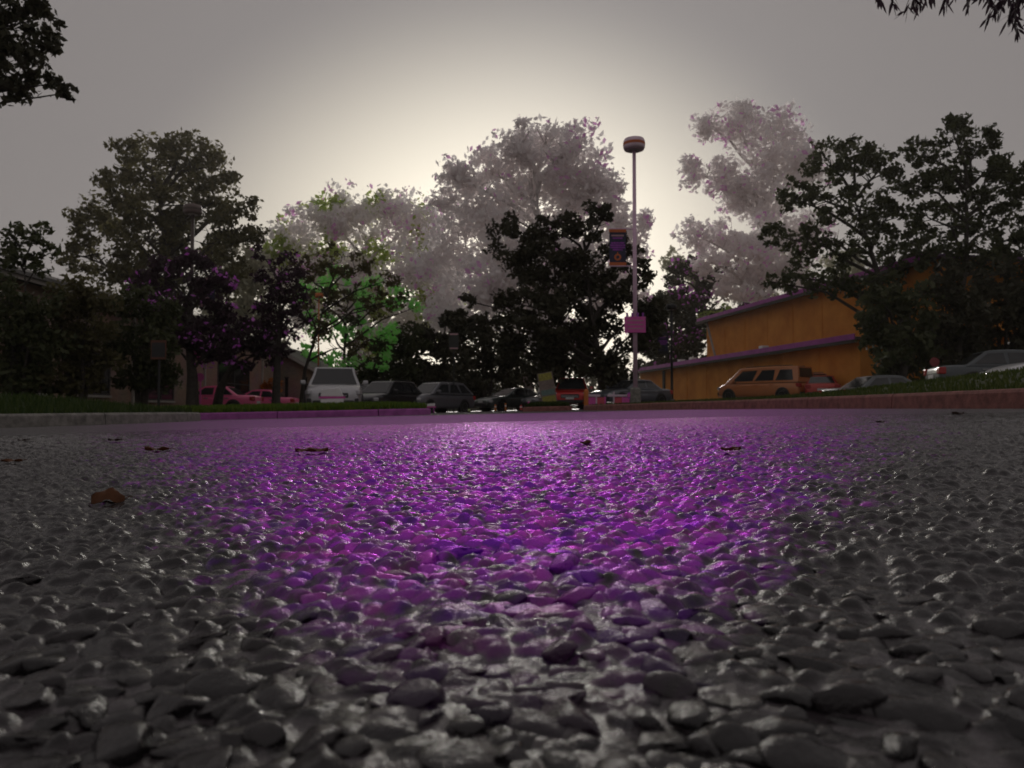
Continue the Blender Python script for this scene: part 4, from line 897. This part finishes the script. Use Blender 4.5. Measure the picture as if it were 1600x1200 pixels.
# white boxes with magenta frames in front of two cars
def crate(label, px, Y, ytop, wpx, slant):
    s = F / Y; x = (px - 800) / F * Y; root = empty('reflective_board', (x, Y, float(gz(x)) - .012), 0, label, 'board'); zt = P(px, ytop, Y).z - root.location.z; hw = wpx / s / 2; n = 2 if slant else 1
    for k in range(n):
        z1 = zt - k * zt * .36; z0 = z1 - zt * .30; inset = slant * hw if k == 0 else 0
        pl = MB().prism([(-hw, z0), (hw, z0), (hw - inset, z1), (-hw + inset * .2, z1 - .05)], 1, -.03, .03).build('panel', M_white, root, bevel=.015)
        MB().prism([(-hw - .05, z0 - .07), (hw + .05, z0 - .07), (hw + .05, z0 - .004), (-hw - .05, z0 - .004)], 1, -.035, .035).build('frame', M_pink, pl)
    for sx in (-1, 1): MB().box((sx * hw * .8 - .025, -.025, -.05), (sx * hw * .8 + .025, .025, z0 - .075)).build('leg', M_mag, root)
crate('white double board with magenta rims before the grille of the silver car', 519, 24.0, 606, 36, .35)
crate('white square board with pink rim before the grey hatchback', 670, 36, 630, 20, .0)
# orange hedge plants behind the pink cars
OR = leaf_mat('leaf_orange', (.45, .13, .02), (.62, .24, .04), .4)
for i, (px, lb) in enumerate([(325, 'orange leaved hedge plant behind the left pink car'), (375, 'orange leaved hedge plant left of the big window'), (405, 'orange leaved hedge plant behind the right pink car'), (425, 'orange leaved hedge plant beside the flared trunk')]):
    tree('hedge_plant', lb, (px, 47.6 if px > 350 else 42), [(px - 10, 608, 11), (px + 9, 606, 12), (px, 599, 9), (px + 3, 618, 12)], OR, leaf=.22, cover=3, trunk_r=.04, seed=70 + i, cat='hedge plant', stems=3, limb_r=.02, group='orange hedge plants')

# ------------------------------------------------------------------ fallen leaves on the asphalt
M_dead = leaf_mat('dead_leaf', (.10, .038, .014), (.16, .06, .022), .2); M_dead2 = leaf_mat('dead_leaf_dark', (.045, .025, .018), (.07, .035, .02), .15)
def fallen(label, px, py, size, rz, curl, m, seed):
    # where the pixel's ray meets the sloping road
    u = (px - 800) / F; d = P(px, py, 1.0) - Vector((0, 0, CAMZ)); t = (CAMZ + .001) / max(.0004, float(.0228 * d.x - d.z))
    x, y = d.x * t, d.y * t; n = 9; v = []; f = []
    for i in range(n):
        a = i / (n - 1); w = math.sin(math.pi * a ** .8) * .40 * (1 + .3 * math.sin(a * 19 + seed)) + .015
        for j in range(-3, 4):
            b_ = j / 3; xx = (a - .5); v.append((size * xx, size * b_ * w, size * (curl * (abs(b_) ** 1.5 * .7 + (xx * 1.4) ** 2 + (1.0 if curl < 0 else 0) * -.75) + .06 * math.sin(a * 11 + j * 1.3 + seed)) + .002))
    for i in range(n - 1):
        for j in range(6): f.append((i*7+j, (i+1)*7+j, (i+1)*7+j+1, i*7+j+1))
    root = empty('fallen_leaf', (x, y, float(gz(x)) + (.001 if curl > 0 else -.003)), rz, label, 'leaf', 'fallen leaves on the asphalt')
    MB().add(v, f).build('blade', m, root, smooth=True)
    MB().tube([(size * .5, 0, max(0, size * curl * .5) + .002), (size * .62, size * .03, max(0, size * curl * .4) + .004), (size * .74, 0, .004)], size * .014, 5).build('stalk', m, root)
fallen('curled brown leaf, largest on the asphalt at left', 169, 781, .026, .55, -.5, M_dead, 1)
fallen('flat reddish leaf on the asphalt near the left edge', 18, 724, .034, .1, .05, M_dead, 2)
fallen('torn reddish leaf up the road from the curled brown one', 245, 706, .048, .2, .10, M_dead, 3)
fallen('small dark leaf just inside the left kerb', 180, 690, .04, .3, .10, M_dead2, 4)
fallen('dark leaf below the left kerb near the left edge', 37, 690, .035, .4, .10, M_dead2, 5)
fallen('flat magenta brown leaf left of the road centre', 487, 707, .06, .1, .03, M_dead, 6)
fallen('small red leaf on the purple tinted asphalt right of centre', 915, 696, .028, .7, .15, M_dead, 7)
fallen('red leaf on the far right part of the purple tinted asphalt', 1142, 707, .032, .2, .1, M_dead, 8)
fallen('dark curled leaf on the road below the red kerb', 1375, 662, .03, .1, .15, M_dead2, 9)
fallen('long dark leaf lying before the red kerb at right', 1497, 648, .06, .05, .12, M_dead2, 10)

# ------------------------------------------------------------------ damp evening air
M_haze = bpy.data.materials.new('haze'); M_haze.use_nodes = True; t = M_haze.node_tree; t.nodes.remove(t.nodes['Principled BSDF'])
pv = t.nodes.new('ShaderNodeVolumePrincipled'); pv.inputs['Color'].default_value = (.95, .89, .80, 1); pv.inputs['Density'].default_value = .0005; pv.inputs['Anisotropy'].default_value = .55
t.links.new(pv.outputs[0], t.nodes['Material Output'].inputs['Volume'])
tag(MB().box((-950, -950, -1.8), (950, 1550, 48)).build('haze', M_haze), 'thin damp haze over the whole place', 'haze', kind='stuff')
